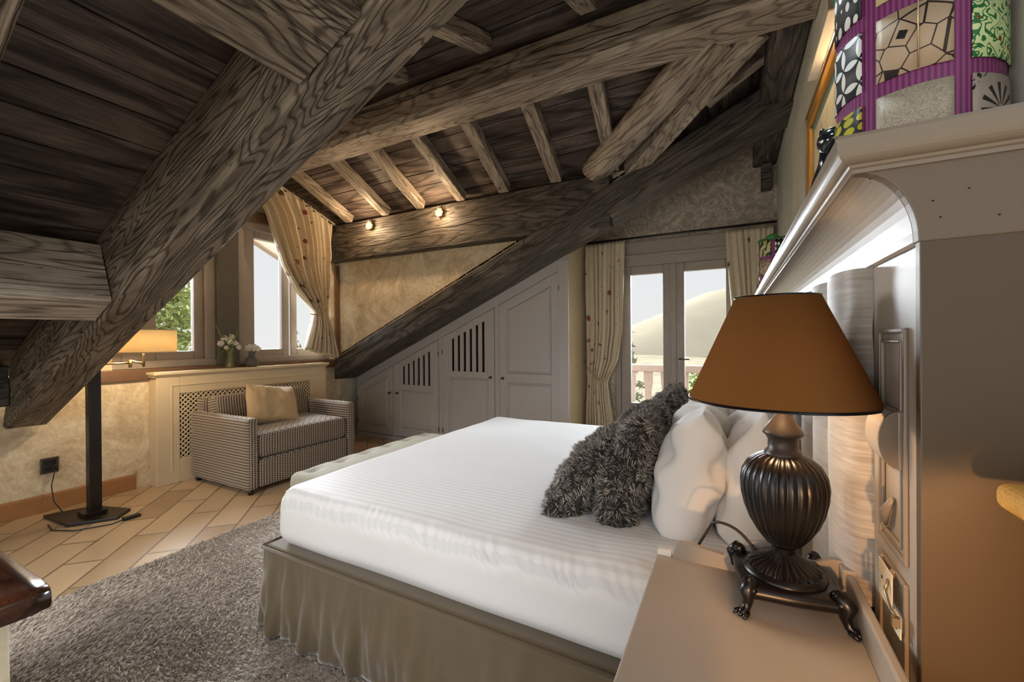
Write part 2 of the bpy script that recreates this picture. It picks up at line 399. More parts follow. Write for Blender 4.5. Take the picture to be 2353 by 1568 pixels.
# end wall with balcony door, alcove return, right wall
bx0, bx1, bz1 = -1.24, .12, 2.27
s = MB()
s.box(-1.75, bx0, YW, YW+.3, 0, 2.5); s.box(bx1, .7, YW, YW+.3, 0, 2.5); s.box(bx0, bx1, YW, YW+.3, bz1, 2.5); s.box(-1.75, .7, YW, YW+.3, 2.5, 3.7)
struct(s.build('wall_rear', M['plaster_grey']))
s = MB(); s.box(-1.66, -1.6, YC+.02, YW, 0, 2.55); struct(s.build('wall_alcove', M['cream_paint']))
s = MB(); s.box(XR, XR+.25, .82, YW+.3, 0, 3.8); struct(s.build('wall_right', M['plaster_plain']))
s = MB(); s.box(XL-.1, -1.66, YC+.62, YC+.68, 0, 2.6); s.box(XL-.1, XL, YB+.1, YC+.7, 0, 1.2); struct(s.build('wall_cupboard', M['plaster_plain']))
# ceilings
cs = 1/math.sqrt(1+SL*SL); ux = Vector((cs, 0, SL*cs)); un = Vector((-SL*cs, 0, cs))
def main_strips(xa, xb, ylo, yhi, w=.17):
    out = []; x = xa
    while x < xb-1e-6:
        x2 = min(x+w*cs, xb); out.append((x/cs, x2/cs, (ylo(x), yhi(x)), (ylo(x2), yhi(x2)))); x = x2
    return out
XM = .75
planks('ceiling', (0, 0, AR), (0, 1, 0), ux, un, main_strips(XL-.1, XM, lambda x: Y0, lambda x: 1.165))
planks('ceiling', (0, 0, AR), (0, 1, 0), ux, un, main_strips(XL-.1, XM, lambda x: 3.87, lambda x: YW+.3))
yv_b = lambda x: max(2.419, min(3.87, 3.72-(SL*x+.30)/.36)); yv_f = lambda x: min(2.419, max(1.165, (SL*x+.7755)/.39))
planks('ceiling', (0, 0, AR), (0, 1, 0), ux, un, main_strips(-.787, XM, yv_b, lambda x: 3.87))
planks('ceiling', (0, 0, AR), (0, 1, 0), ux, un, main_strips(-.70, XM, lambda x: 1.165, yv_f))
def dorm_strips(ya, yb, k, zf, w=.17):
    c = 1/math.sqrt(1+k*k); out = []; y = ya
    while y < yb-1e-6:
        y2 = min(y+w*c, yb); f = lambda q: (XL-.5, (zf(q)-AR)/SL)
        out.append(((y-ya)/c, (y2-ya)/c, f(y), f(y2))); y = y2
    return out
planks('ceiling', (0, YR, zback(YR)), (1, 0, 0), (0, 1, -.36), (0, .36, 1), [(-.035, 0.002, (XL-.5, (zback(YR)-AR)/SL), (XL-.5, (zback(YR)-AR)/SL))]+dorm_strips(YR, 3.87, .36, zback))
planks('ceiling', (0, 1.165, zfrnt(1.165)), (1, 0, 0), (0, 1, .39), (0, -.39, 1), dorm_strips(1.165, YR, .39, zfrnt))
# ------------------------------------------------------------------ timbers
hf = .912
G_T = 'trusses of the main roof'
def cutH(slope_cos, slope):   # horizontal lower cut
    return lambda y, z: -z*slope
AF = 2.76; hv = .44
p = lambda x: (x, (.93+1.165)/2, AF+hv/2+SL*x)
timber('truss_beam', p(-4.40), p(.5), .235, hv*hf, M['beam_front'], label='huge weathered slanting roof beam crossing the foreground from lower left to top centre', group=G_T, ch=.018, cut0=lambda y, z: z*1.1-.12)
AC = 2.85; hv2 = .27
p = lambda x: (x, (3.70+4.10)/2, AC+hv2/2+SL*x)
db_ = timber('truss_beam', p(-4.56), p(.40), .40, hv2*hf, M['beam_dark'], label='long dark slanting beam above the grey sloped cupboards', group=G_T, ch=.015, cut0=lambda y, z: z*.42)
p = lambda x: (x, .22, AF+hv/2+SL*x)
timber('truss_beam', p(-4.2), p(.3), .235, hv*hf, M['beam_front'], label='slanting roof beam clipped by the top left corner of the view', group=G_T)
nrm = Vector((-.41, 0, .912))
def purlin(cx, cz, w, h, y0, y1, lab, mat=M['beam']):
    return timber('purlin', (cx, y0, cz), (cx, y1, cz), w, h, mat, up=nrm, label=lab, group='purlins running into the front roof beam', ch=.012)
purlin(-2.895-.07, 1.46+.155, .24, .34, .345, .925, 'short thick purlin butting into the foreground beam at the left edge')
purlin(-1.155-.07, 2.24+.155, .34, .34, .345, .925, 'broad ribbed purlin meeting the foreground beam at the top of the view', M['beam_front'])
timber('wall_plate', (XL+.12, Y0, 1.0), (XL+.12, .925, 1.0), .24, .29, M['beam_dark'], label='dark wall plate beam low on the left behind the foreground beam', group=None)
rb_ = timber('ridge_beam', (XL, 2.645, 3.02+.13), (XR-.005, 2.645, 3.02+.13), .29, .26, M['beam'], label='long pale ridge beam of the dormer, crossing the ceiling to the right wall', group=None, ch=.03)
pb_ = timber('plate_beam', (XL, 3.79, 2.33+.235), (-.97, 3.79, 2.33+.235), .14, .47, M['beam_dark'], label='dark horizontal plate beam carrying the rafters above the cream plaster triangle', group=None, ch=.012)
timber('ridge_purlin', (.30, 1.17, 3.19), (.30, YW-.003, 3.19), .20, .26, M['beam_dark'], label='dark beam running back along the top of the right wall', group=None)
s = MB(); s.box(.27, .36, 4.86, 4.995, 2.80, 3.05); o = tag(s.build('corbel', M['beam_dark'], bevel=.01), 'small dark wooden corbel under the beam end by the rear wall', 'corbel')
def split(parent, a, b, y, amp, sd):
    s = MB(); n = 60; a = Vector(a); b = Vector(b); pts = []; rs = []
    for k in range(n+1):
        q = a.lerp(b, k/n); q.z += amp*noise.noise(Vector((k*.09, sd, 0)))+.006*noise.noise(Vector((k*.6, sd, 3))); q.y = y-.003; pts.append(q)
        rs.append(.0008+.0045*math.sin(PI*k/n)**.5*(.6+.5*noise.noise(Vector((k*.3, sd, 8)))))
    s.tube(pts, rs, 6); s.build('drying_split', M['gap'], parent)
split(pb_, (-4.6, 0, 2.44), (-1.3, 0, 2.62), 3.72, .05, 1)
split(rb_, (-4.0, 0, 3.20), (-.3, 0, 3.17), 2.50, .03, 2)
split(rb_, (-1.2, 0, 3.10), (.3, 0, 3.14), 2.50, .03, 5)
split(db_, (-4.1, 0, 2.87-.45*4.1+.12), (-1.6, 0, 2.87-.45*1.6+.16), 3.70, .05, 3)
# rafters
rlab = ['first', 'second', 'third', 'fourth', 'fifth', 'sixth', 'seventh']
rl = ['rafter at the window end, leftmost seen on the far slope', 'second rafter from the curtained window on the far slope', 'rafter just left of the right-hand crystal spotlight', 'rafter just right of the right-hand crystal spotlight', 'fifth rafter from the window on the far slope', 'sixth rafter from the window, pale and fully seen', 'short rafter ending on the thick valley beam']
for i, (xa, xb) in enumerate(((-4.28, -4.16), (-3.66, -3.52), (-3.13, -3.0), (-2.57, -2.46), (-2.04, -1.92), (-1.47, -1.36), (-.93, -.83))):
    ya, yb = 3.725, 2.70
    timber('rafter', (xa, ya, zback(ya)-.055), (xb, yb, zback(yb)-.055), .105, .10, M['beam'], up=(0, .36, 1), label=rl[i], group='rafters of the dormer far slope', ch=.006, wob=.003)
for i, (x, lb) in enumerate(((-2.21, 'near-slope rafter half hidden by the foreground beam'), (-1.48, 'near-slope rafter emerging from behind the foreground beam'), (-.76, 'near-slope rafter at the top edge of the view'))):
    timber('rafter', (x, 1.2, zfrnt(1.2)-.055), (x, 2.43, zfrnt(2.43)-.055), .105, .10, M['beam'], up=(0, -.39, 1), label=lb, group='rafters of the dormer near slope', ch=.006, wob=.003)
timber('valley_beam', (-1.10, 3.74, 2.84), (-.05, 2.76, 3.11), .27, .22, M['beam'], label='thick rounded valley beam rising from the plate beam to the ridge beam', group=None, rnd=True, wob=.004)
timber('valley_rafter', (-.78, 3.80, 2.83), (.13, 2.80, 3.12), .16, .17, M['beam'], label='slimmer squared beam parallel to the thick valley beam', group=None)
timber('rafter', (-.16, 3.42, 3.06), (.29, 3.22, 3.24), .07, .10, M['beam'], label='short pale rafter between the slim valley beam and the right wall beam', group='jack rafters')
# ------------------------------------------------------------------ left window
def bar(s, x0, x1, y0, y1, z0, z1): s.box(x0, x1, y0, y1, z0, z1)
W = struct(thing('window_1', None, None, (XL, 1.6, 1.05)))
s = MB(); xf0, xf1 = XL-.17, XL-.02
s.box(xf0, xf1, 1.55, 3.74, 1.06, 1.13); s.box(xf0, xf1, 1.55, 3.74, 2.54, 2.62); s.box(xf0, xf1, 1.55, 1.62, 1.13, 2.54); s.box(xf0, xf1, 3.68, 3.74, 1.13, 2.54)
s.box(xf0, xf1, 2.28, 2.37, 1.13, 2.54); s.box(xf0, xf1, 2.58, 2.66, 1.13, 2.54); s.build('window_frame', M['framewood'], W, bevel=.006)
s = MB(); s.box(XL-.22, XL+.03, 2.37, 2.58, 1.06, 2.66); s.build('window_post', plain('dark_post_wood', '#5d5a53', .6, var=.15, sc=10), W, bevel=.01)
for (a, b) in ((1.80, 2.28), (2.66, 3.20), (3.22, 3.68)):
    s = MB(); q = .085; x0, x1 = XL-.13, XL-.06
    l, r = (q, q) if a != 2.66 else (.13, q)
    s.box(x0, x1, a, a+l, 1.12, 2.55); s.box(x0, x1, b-r, b, 1.12, 2.55); s.box(x0, x1, a+l, b-r, 1.12, 1.21); s.box(x0, x1, a+l, b-r, 2.46, 2.55)
    f = s.build('sash', M['framewood'], W, bevel=.008)
    s = MB(); s.box(XL-.098, XL-.092, a+l-.005, b-r+.005, 1.205, 2.465); s.build('pane', M['pane'], f)
s = MB(); s.box(xf0, xf1, 1.62, 1.80, 1.13, 2.54); s.build('side_board', M['framewood'], W, bevel=.004)
s = MB(); s.box(XL-.2, XL+.03, 1.2, 3.80, .955, 1.06); s.build('window_sill', M['sillwood'], W, bevel=.008)
s = MB(); s.box(XL-.02, XL+.02, 1.5, 3.78, 2.62, 2.74); struct(s.build('trim_1', M['sillwood'], bevel=.006))
s = MB(); s.box(XL, XL+.035, 3.80, 3.865, 1.06, 2.3); struct(s.build('trim_2', M['sillwood'], bevel=.006))
# ------------------------------------------------------------------ curtains
def interp(tab, z):
    for (z0, v0), (z1, v1) in zip(tab, tab[1:]):
        if z0 >= z >= z1: return v0+(v1-v0)*(z0-z)/(z0-z1)
    return tab[0][1] if z > tab[0][0] else tab[-1][1]
def curtain(name, label, axis, base, L, R, ztop, zbot, pleats, amp, parent=None, ztie=None, width=1.3, cat='curtain', group=None):
    """axis 'x': hangs in a plane x=base spanning y; axis 'y': plane y=base spanning x. L,R tables (z,edge)"""
    t = thing(name, label, cat, ((base, L[0][1], zbot(1)) if axis == 'x' else (L[0][1], base, zbot(1))), group=group)
    s = MB()
    def fn(u, v):
        zt = ztop(u); z = zt+(zbot(u)-zt)*v
        a, b = interp(L, z), interp(R, z); w = b-a; full = abs(R[0][1]-L[0][1])
        k = min(1, max(.25, w/full)); hd = math.exp(-((z-ztie)/.14)**2) if ztie else 0
        ph = 2*PI*pleats*(u+.012*math.sin(9*u+5*v))
        sw = math.sin(ph)+.35*math.sin(2.3*ph+1.7)
        d = amp*sw*(.55+.45*(1-k)*1.6)*(1-.45*hd)*(.6+.4*min(1, v*6)) + .035*(1-k)*math.sin(PI*u)
        e = .012*math.cos(ph)*k
        m = a+w*u+e
        return (base+d, m, z) if axis == 'x' else (m, base+d, z)
    h = abs(ztop(0)-zbot(0))
    s.grid(fn, pleats*14, 70, uv=lambda u, v: (u*width, v*h))
    s.build('curtain_cloth', M['floral'], t, solid=.003)
    return t
G = 'floral curtains'
t = curtain('curtain', 'floral cream curtain tied back at the left dormer window', 'x', -4.55,
  [(3.3, 2.42), (3.0, 2.62), (2.75, 2.79), (2.18, 2.99), (1.92, 3.15), (1.78, 3.29), (1.66, 3.40), (1.5, 3.37), (1.12, 3.27)],
  [(3.3, 3.66), (2.4, 3.66), (1.7, 3.56), (1.6, 3.57), (1.12, 3.71)],
  lambda u: zback(max(YR, 2.42+1.24*u))-.12, lambda u: 1.20-.12*u, 9, .07, ztie=1.68, width=1.5, group=G)
s = MB(); s.tube([(-4.60, 3.60, 1.82), (-4.51, 3.58, 1.77), (-4.49, 3.48, 1.68), (-4.51, 3.38, 1.62), (-4.58, 3.36, 1.64)], .009); s.build('tieback', M['rope'], t)
s = MB(); y_ = [2.42, 3.70]; s.tube([(-4.57, y, zback(y)-.10) for y in y_], .009); tag(s.build('curtain_rod', M['black_wood']), 'dark sloping curtain rod above the floral curtain at the left window', 'curtain rod')
t = curtain('curtain', 'floral curtain tied back at the left side of the balcony door', 'y', 4.87,
  [(2.45, -1.575), (.8, -1.55), (0.02, -1.58)], [(2.45, -1.10), (1.4, -1.12), (1.05, -1.18), (.80, -1.30), (.6, -1.28), (0.02, -1.2)],
  lambda u: 2.43, lambda u: .02, 9, .06, ztie=.8, width=1.1, group=G)
s = MB(); s.tube([(-1.57, 4.87, 1.02), (-1.5, 4.82, .93), (-1.38, 4.80, .80), (-1.28, 4.81, .86), (-1.25, 4.86, .93)], .01); s.build('tieback', M['rope'], t)
t = curtain('curtain', 'floral curtain hanging at the right side of the balcony door', 'y', 4.87,
  [(2.45, -.07), (1.5, .0), (1.1, .09), (.85, .18), (.6, .14), (0.02, .1)], [(2.45, .36), (1.7, .36), (.9, .36), (.02, .38)],
  lambda u: 2.41, lambda u: .02, 8, .045, ztie=.85, width=1.0, group=G)
s = MB(); s.tube([(-1.59, 4.87, 2.455), (.40, 4.87, 2.455)], .012); s.ball((-1.585, 4.87, 2.455), .018); tag(s.build('curtain_rod', M['black_plastic']), 'thin dark curtain rod above the balcony door', 'curtain rod')
# ------------------------------------------------------------------ balcony door
D = struct(thing('door_1', None, None, (bx0, YW, 0)))
s = MB(); y0, y1 = YW+.02, YW+.14
s.box(bx0, bx0+.06, y0, y1, 0, bz1); s.box(bx1-.06, bx1, y0, y1, 0, bz1); s.box(bx0+.06, bx1-.06, y0, y1, 2.16, bz1); s.box(bx0, bx1, y0, y1, 0, .05)
s.build('door_frame', M['framewood'], D, bevel=.006)
s = MB(); s.box(bx0-.02, bx1+.02, YW-.03, YW, 2.27, 2.43); s.box(bx0-.04, bx1+.04, YW-.045, YW, 2.25, 2.28); s.build('lintel_board', M['framewood'], D, bevel=.006)
mx = -.585
for sg, (a, b) in ((-1, (bx0+.06, mx)), (1, (mx, bx1-.06))):
    s = MB(); q = .115; y0, y1 = YW+.05, YW+.12
    s.box(a, a+q, y0, y1, .05, 2.16); s.box(b-q, b, y0, y1, .05, 2.16); s.box(a+q, b-q, y0, y1, 2.06, 2.16); s.box(a+q, b-q, y0, y1, .43, .54); s.box(a+q, b-q, y0, y1, .05, .17)
    f = s.build('door_leaf', M['framewood'], D, bevel=.008)
    s = MB(); s.box(a+q, b-q, y0+.025, y1-.02, .17, .43); s.build('kick_panel', M['framewood'], f)
    s = MB(); s.box(a+q-.004, b-q+.004, YW+.083, YW+.088, .535, 2.065); s.build('pane', M['pane'], f)
    if sg > 0:
        s = MB(); s.box(a+.045, a+.075, y0-.008, y0, .96, 1.12); s.tube([(a+.06, y0-.005, 1.07), (a+.06, y0-.05, 1.07), (a+.17, y0-.055, 1.07)], .009); s.build('door_handle', M['steel'], f)
s = MB(); s.box(mx-.03, mx+.03, YW+.03, YW+.05, .05, 2.16); s.build('cover_strip', M['framewood'], D, bevel=.004)
# ------------------------------------------------------------------ sloped cupboards
W = thing('built_in_cupboard', 'grey painted built-in cupboard with four doors stepping up under the slanting beam', 'cupboard', (-4.55, YC, 0))
zt = lambda x: 2.734+SL*x
s = MB(); F0 = YC-.0
doors = [(-4.545, -3.905), (-3.870, -3.160), (-3.100, -2.370), (-2.310, -1.590)]
# carcass: plinth, stiles, top sloping strip, backing
s.box(-4.57, -1.50, YC, YC+.03, 0, .055)
xs = [-4.57]+[q for d in doors for q in d]+[-1.50]
for i in range(0, len(xs), 2):
    a, b = xs[i], xs[i+1]; s.prism([(a, .055), (b, .055), (b, zt(b)), (a, zt(a))], YC, YC+.03)
a, b = -4.57, -1.50; s.prism([(a, zt(a)), (b, zt(b)), (b, zt(b)+.16), (a, zt(a)+.16)], YC, YC+.03)
s.box(-1.56, -1.50, YC+.03, YC+.05, 0, zt(-1.5)+.1)
s.build('face_frame', M['grey_paint'], W, bevel=.004)
s = MB(); s.box(-1.60, -1.485, YC-.012, YC, 0, 2.12); s.build('corner_post', M['grey_paint'], W, bevel=.004)
s = MB(); s.prism([(-4.55, .06), (-1.62, .06), (-1.62, zt(-1.62)), (-4.55, zt(-4.55))], YC+.3, YC+.32); s.build('back_panel', M['gap'], W)
def shrink(pts, d):
    """inset convex polygon"""
    n = len(pts); out = []
    P_ = [Vector(p) for p in pts]; cen = sum(P_, Vector((0, 0)))/n
    L = []
    for i in range(n):
        a, b = P_[i], P_[(i+1) % n]; t = (b-a).normalized(); m = Vector((-t.y, t.x))
        if (cen-a).dot(m) < 0: m = -m
        L.append((a+m*d, t))
    for i in range(n):
        p0, t0 = L[i-1]; p1, t1 = L[i]; den = t0.x*t1.y-t0.y*t1.x
        k = ((p1.x-p0.x)*t1.y-(p1.y-p0.y)*t1.x)/den; out.append(tuple(p0+t0*k))
    return out
def raised(pts, y, parent, mat, d1=.014, d2=.034, depth=.012):
    """recess groove + raised field"""
    s = MB(); a = pts; b = shrink(pts, d1); c = shrink(pts, d2); n = len(pts)
    vs = [(q[0], y+.004, q[1]) for q in a]+[(q[0], y+.014, q[1]) for q in b]+[(q[0], y-.001, q[1]) for q in c]
    fs = [(i, (i+1) % n, n+(i+1) % n, n+i) for i in range(n)]+[(n+i, n+(i+1) % n, 2*n+(i+1) % n, 2*n+i) for i in range(n)]+[tuple(2*n+i for i in range(n))]
    vs += [(q[0], y+.02, q[1]) for q in a]; fs += [tuple(3*n+i for i in range(n))[::-1]]+[(i, 3*n+i, 3*n+(i+1) % n, (i+1) % n) for i in range(n)]
    return s.add(vs, fs).build('panel', mat, parent)
def ring(s, outer, inner, y0, y1):
    n = len(outer)
    for i in range(n):
        j = (i+1) % n; s.prism([outer[i], outer[j], inner[j], inner[i]], y0, y1)
for i, (a, b) in enumerate(doors):
    g = .004; a += g; b -= g; yd0, yd1 = YC-.004, YC+.018; zb = .065; q = .085
    top = lambda x: zt(x)-.006
    s = MB()
    if i == 0:
        outer = [(a, zb), (b, zb), (b, top(b)), (a, top(a))]; inner = shrink(outer, q); ring(s, outer, inner, yd0, yd1); pans = [inner]
    else:
        zm = {1: (.66, .735), 2: (.86, .93), 3: (.83, .925)}[i]
        s.box(a, a+q, yd0, yd1, zb, top(a)) if False else s.prism([(a, zb), (a+q, zb), (a+q, top(a+q)), (a, top(a))], yd0, yd1)
        s.prism([(b-q, zb), (b, zb), (b, top(b)), (b-q, top(b-q))], yd0, yd1)
        s.box(a+q, b-q, yd0, yd1, zb, zb+.09); s.box(a+q, b-q, yd0, yd1, zm[0], zm[1])
        s.prism([(a+q, top(a+q)-q), (b-q, top(b-q)-q), (b-q, top(b-q)), (a+q, top(a+q))], yd0, yd1)
        pans = [[(a+q, zb+.09), (b-q, zb+.09), (b-q, zm[0]), (a+q, zm[0])]]
        if i == 3: pans.append([(a+q, zm[1]), (b-q, zm[1]), (b-q, top(b-q)-q), (a+q, top(a+q)-q)])
        else:
            n = 6; w = (b-a-2*q)/(2*n+1)
            for k in range(n+1):
                xa = a+q+2*k*w-(.004 if k else 0); xb = a+q+(2*k+1)*w+.004
                s.prism([(xa, zm[1]), (xb, zm[1]), (xb, top(xb)-q), (xa, top(xa)-q)], yd0+.002, yd1)
    dr = s.build('door', M['grey_paint'], W, bevel=.002, bseg=1)
    for pp in pans: raised(pp, yd0+.004, dr, M['grey_paint'])
    kx, kz = {0: (b-.045, .615), 1: (a+.045, .62), 2: (b-.045, .873), 3: (a+.045, .87)}[i]
    s = MB(); s.lathe([(.0, 0), (.016, 0), (.016, .004), (.006, .008), (.006, .02), (.014, .026), (.013, .034), (0, .038)], 16); k = s.build('knob', M['steel'])
    k.parent = dr; k.location = (kx, yd0, kz); k.rotation_euler = (PI/2, 0, 0)
    s = MB(); hx = a-.004 if i in (0, 2) else b+.004
    s.tube([(hx, yd0-.004, zb+.12), (hx, yd0-.004, zb+.17)], .006); s.build('hinge', M['steel'], dr)
    s = MB(); s.tube([(hx, yd0-.004, top(hx)-.2), (hx, yd0-.004, top(hx)-.15)], .006); s.build('hinge', M['steel'], dr)
# ------------------------------------------------------------------ radiator cover
R_ = thing('radiator_cover', 'cream radiator cover with diamond lattice behind the sofa', 'radiator cover', (-4.55, 2.5, 0))
LY0, LY1 = 1.975, 3.325
s = MB(); xb, xf = XL+.002, -4.53; y0, y1 = 1.80, 3.55
s.box(xf-.02, xf, y0, LY0, 0, .985); s.box(xf-.02, xf, LY1, y1, 0, .985); s.box(xf-.02, xf, LY0, LY1, .82, .985); s.box(xf-.02, xf, LY0, LY1, 0, .22)
s.box(xb, xf-.02, y0, y0+.02, 0, .985); s.box(xb, xf-.02, y1-.02, y1, 0, .985)
s.build('casing', M['cream_paint'], R_, bevel=.004)
s = MB(); s.box(xb, xf+.03, y0-.03, y1+.03, 1.0, 1.028); s.prism([(xb, .98), (xf+.005, .98), (xf+.022, 1.0), (xb, 1.0)], y0-.02, y1+.02); s.build('top_board', M['cream_paint'], R_, bevel=.006)
s = MB()
for (a, b, c, d) in ((1.905, 1.918, .1, .905), (3.40, 3.413, .1, .905)): s.box(xf, xf+.006, a, b, c, d)
s.box(xf, xf+.006, 1.918, 3.40, .893, .905); s.build('moulding', M['cream_paint'], R_, bevel=.003)
s = MB(); step = .043; yy = LY0-.7
while yy < LY1+.02:
    for sg in (1, -1):
        a = max(1.93, yy) if sg > 0 else yy
        z0, z1 = .22, .82; H_ = z1-z0
        p0 = (yy, z0) if sg > 0 else (yy+H_, z0); p1 = (yy+H_, z1) if sg > 0 else (yy, z1)
        # clip to y range
        def clip(p, q):
            (ya, za), (yb2, zb2) = p, q
            def at(Y): k = (Y-ya)/(yb2-ya); return (Y, za+(zb2-za)*k)
            lo, hi = LY0, LY1
            if ya < lo and yb2 < lo or ya > hi and yb2 > hi: return None
            P0, P1 = p, q
            if ya < lo: P0 = at(lo)
            if ya > hi: P0 = at(hi)
            if yb2 < lo: P1 = at(lo)
            if yb2 > hi: P1 = at(hi)
            return P0, P1
        c = clip(p0, p1)
        if c and abs(c[0][1]-c[1][1]) > .01:
            (ya, za), (yb2, zb2) = c; t = Vector((yb2-ya, zb2-za)).normalized(); m = Vector((-t.y, t.x))*.0065
            x_ = xf-.012+(.004 if sg > 0 else 0)
            s.prism([(ya+m.x, za+m.y), (yb2+m.x, zb2+m.y), (yb2-m.x, zb2-m.y), (ya-m.x, za-m.y)], x_-.004, x_, 'x')
    yy += step
s.build('lattice', M['cream_paint'], R_)
s = MB(); s.box(xb+.01, xb+.09, 1.95, 3.35, .15, .9); tag(s.build('radiator', M['black_wood'], bevel=.01), 'dark radiator seen dimly through the cream lattice', 'radiator')
# ------------------------------------------------------------------ vases
def vase(name, label, y, prof, mat, rad, flowers):
    t = thing(name, label, 'vase', (-4.575, y, 1.028)); s = MB(); th = .003
    outer = prof; inner = [(max(.001, r-th), z+(th if i == 0 else 0)) for i, (r, z) in enumerate(prof)][::-1]
    s.lathe([(0.0001, 0)]+outer+inner+[(0.0001, th)], 40, (-4.575, y, 1.0285), rad); s.build('vase_body', mat, t, merge=True)
    st = MB(); pt = MB(); lf = MB(); bz = 1.0285
    for (dx, dy, dz, r) in flowers:
        top = Vector((-4.575+dx, y+dy, bz+dz)); st.tube([(-4.575, y, bz+.02), (-4.575+dx*.3, y+dy*.3, bz+dz*.6), top], .0022, 6)
        if r:
            r *= 1.15
            for k in range(60):
                d = Vector((random.gauss(0, 1), random.gauss(0, 1), random.gauss(0, 1))).normalized(); q = top+d*r*random.uniform(.6, 1)
                a = d.orthogonal().normalized()*r*.30; b = d.cross(a).normalized()*r*.30
                pt.add([q-a-d*.002, q-b, q+a, q+b, q+d*r*.12], [(0, 1, 4), (1, 2, 4), (2, 3, 4), (3, 0, 4)], True)
    st.build('stem', M['stem'], t)
    if pt.v: tag(pt.build('flower', M['petal'], t), 'white flower heads', None)
    return t
v = vase('flower_vase', 'tall green glass vase with white flowers and long leaves on the cream cover', 2.44, [(.036, 0), (.038, .02), (.03, .09), (.024, .13), (.032, .205), (.036, .215)], M['vase_green'],
     lambda a, z: 1+.1*math.cos(a*10)*math.sin(z*220), [(0, -.05, .30, .032), (.02, -.01, .27, .03), (0, .05, .25, .03), (.03, .07, .21, .024), (-.01, -.08, .25, .03), (.03, .0, .32, .026), (.05, -.06, .21, .02)])
s = MB()
for (dy, dz) in ((-.17, .50), (-.01, .40), (.09, .45)):
    b0 = Vector((-4.575, 2.44, 1.2)); tp = Vector((-4.56, 2.44+dy, 1.03+dz)); md = (b0+tp)/2+Vector((0, dy*.1, .02)); w = .012
    s.add([b0+Vector((0, -w, 0)), b0+Vector((0, w, 0)), md+Vector((.004, w, 0)), md+Vector((.004, -w, 0)), tp, b0+Vector((-.004, 0, 0)), md+Vector((-.004, 0, 0))],
          [(0, 1, 2, 3), (3, 2, 4), (0, 3, 6, 5), (5, 6, 2, 1), (3, 4, 6), (6, 4, 2)])
for k in range(3):
    s.tube([(-4.555, 2.42-.01*k, 1.22), (-4.54, 2.36-.02*k, 1.2), (-4.53, 2.34-.03*k, 1.12-.03*k)], .003, 5)
s.build('leaf', M['stem'], v)
vase('flower_vase', 'round smoky glass vase with a low dome of white flowers on the cream cover', 2.66, [(.04, 0), (.062, .02), (.068, .055), (.055, .09), (.028, .12), (.027, .15), (.037, .172)], M['vase_grey'],
     lambda a, z: 1+.06*math.cos(a*12+z*60), [(0, -.06, .20, .026), (0, -.02, .215, .028), (.01, .03, .21, .028), (0, .07, .195, .026), (.03, 0, .19, .026), (.04, .04, .185, .022), (.03, -.05, .185, .022)])
# ------------------------------------------------------------------ floor lamp
L_ = thing('floor_lamp', 'dark wooden post floor lamp with cream shade on a swing arm by the left wall', 'floor lamp', (-4.2, 1.29, 0))
s = MB(); s.prism([(-4.52, 1.10), (-4.14, 1.12), (-3.98, 1.34), (-4.10, 1.46), (-4.42, 1.36)], 0, .022, 'z'); s.build('base', M['black_wood'], L_, bevel=.004)
s = MB(); s.box(-4.28, -4.16, 1.215, 1.345, .022, .05); s.box(-4.245, -4.18, 1.252, 1.322, .05, 1.11); s.build('post', M['black_wood'], L_, bevel=.003)
s = MB(); s.tube([(-4.21, 1.29, 1.10), (-4.21, 1.29, 1.14)], .012); s.tube([(-4.21, 1.29, 1.135), (-4.21, 1.50, 1.135)], .008); s.tube([(-4.2, 1.50, 1.10), (-4.2, 1.50, 1.16)], .011); s.tube([(-4.2, 1.49, 1.155), (-4.2, 1.59, 1.125)], .008); s.tube([(-4.2, 1.585, 1.10), (-4.2, 1.585, 1.30)], .010); s.build('swing_arm', M['brass'], L_)
def shell(prof, t=.002):
    return prof+[(r-t, z) for r, z in prof[::-1]]+[prof[0]]
s = MB(); s.lathe(shell([(.225, 1.215), (.225, 1.40)]), 64, (-4.2, 1.57, 0)); s.build('lamp_shade', M['shade_cream'], L_)
s = MB(); s.lathe(shell([(.2262, 1.213), (.2262, 1.222)], .004), 64, (-4.2, 1.57, 0)); s.lathe(shell([(.2262, 1.393), (.2262, 1.402)], .004), 64, (-4.2, 1.57, 0)); s.build('shade_trim', M['cream_paint'], L_)
s = MB(); s.ball((-4.2, 1.585, 1.33), .03); s.build('bulb', M['bulb'], L_)
s = MB(); s.tube([(XL+.04, 1.20, .34), (XL+.06, 1.17, .2), (XL+.07, 1.18, .08), (-4.52, 1.2, .012), (-4.45, 1.16, .012)], .004, 6)
s.tube([(-4.3, 1.07, .006), (-4.15, 1.05, .006), (-4.0, 1.12, .006), (-3.9, 1.28, .008), (-3.92, 1.37, .01)], .004, 6); s.build('power_cord', M['black_plastic'], L_)
s = MB(); s.box(-3.945, -3.90, 1.35, 1.45, 0.0, .022); s.build('foot_switch', M['black_plastic'], L_, bevel=.006)
O_ = thing('wall_socket', 'square dark wall socket low on the left wall behind the floor lamp', 'socket', (XL, 1.17, .33))
s = MB(); s.box(XL, XL+.01, 1.125, 1.225, .29, .41); s.build('socket_plate', M['steel'], O_, bevel=.003)
s = MB(); s.box(XL+.01, XL+.016, 1.14, 1.172, .305, .345); s.box(XL+.01, XL+.016, 1.178, 1.21, .355, .395); s.box(XL+.01, XL+.016, 1.14, 1.172, .355, .395); s.build('insert', M['black_plastic'], O_, bevel=.002)
s = MB(); s.box(XL+.01, XL+.05, 1.178, 1.21, .31, .345); s.build('plug', M['black_plastic'], L_, bevel=.005)
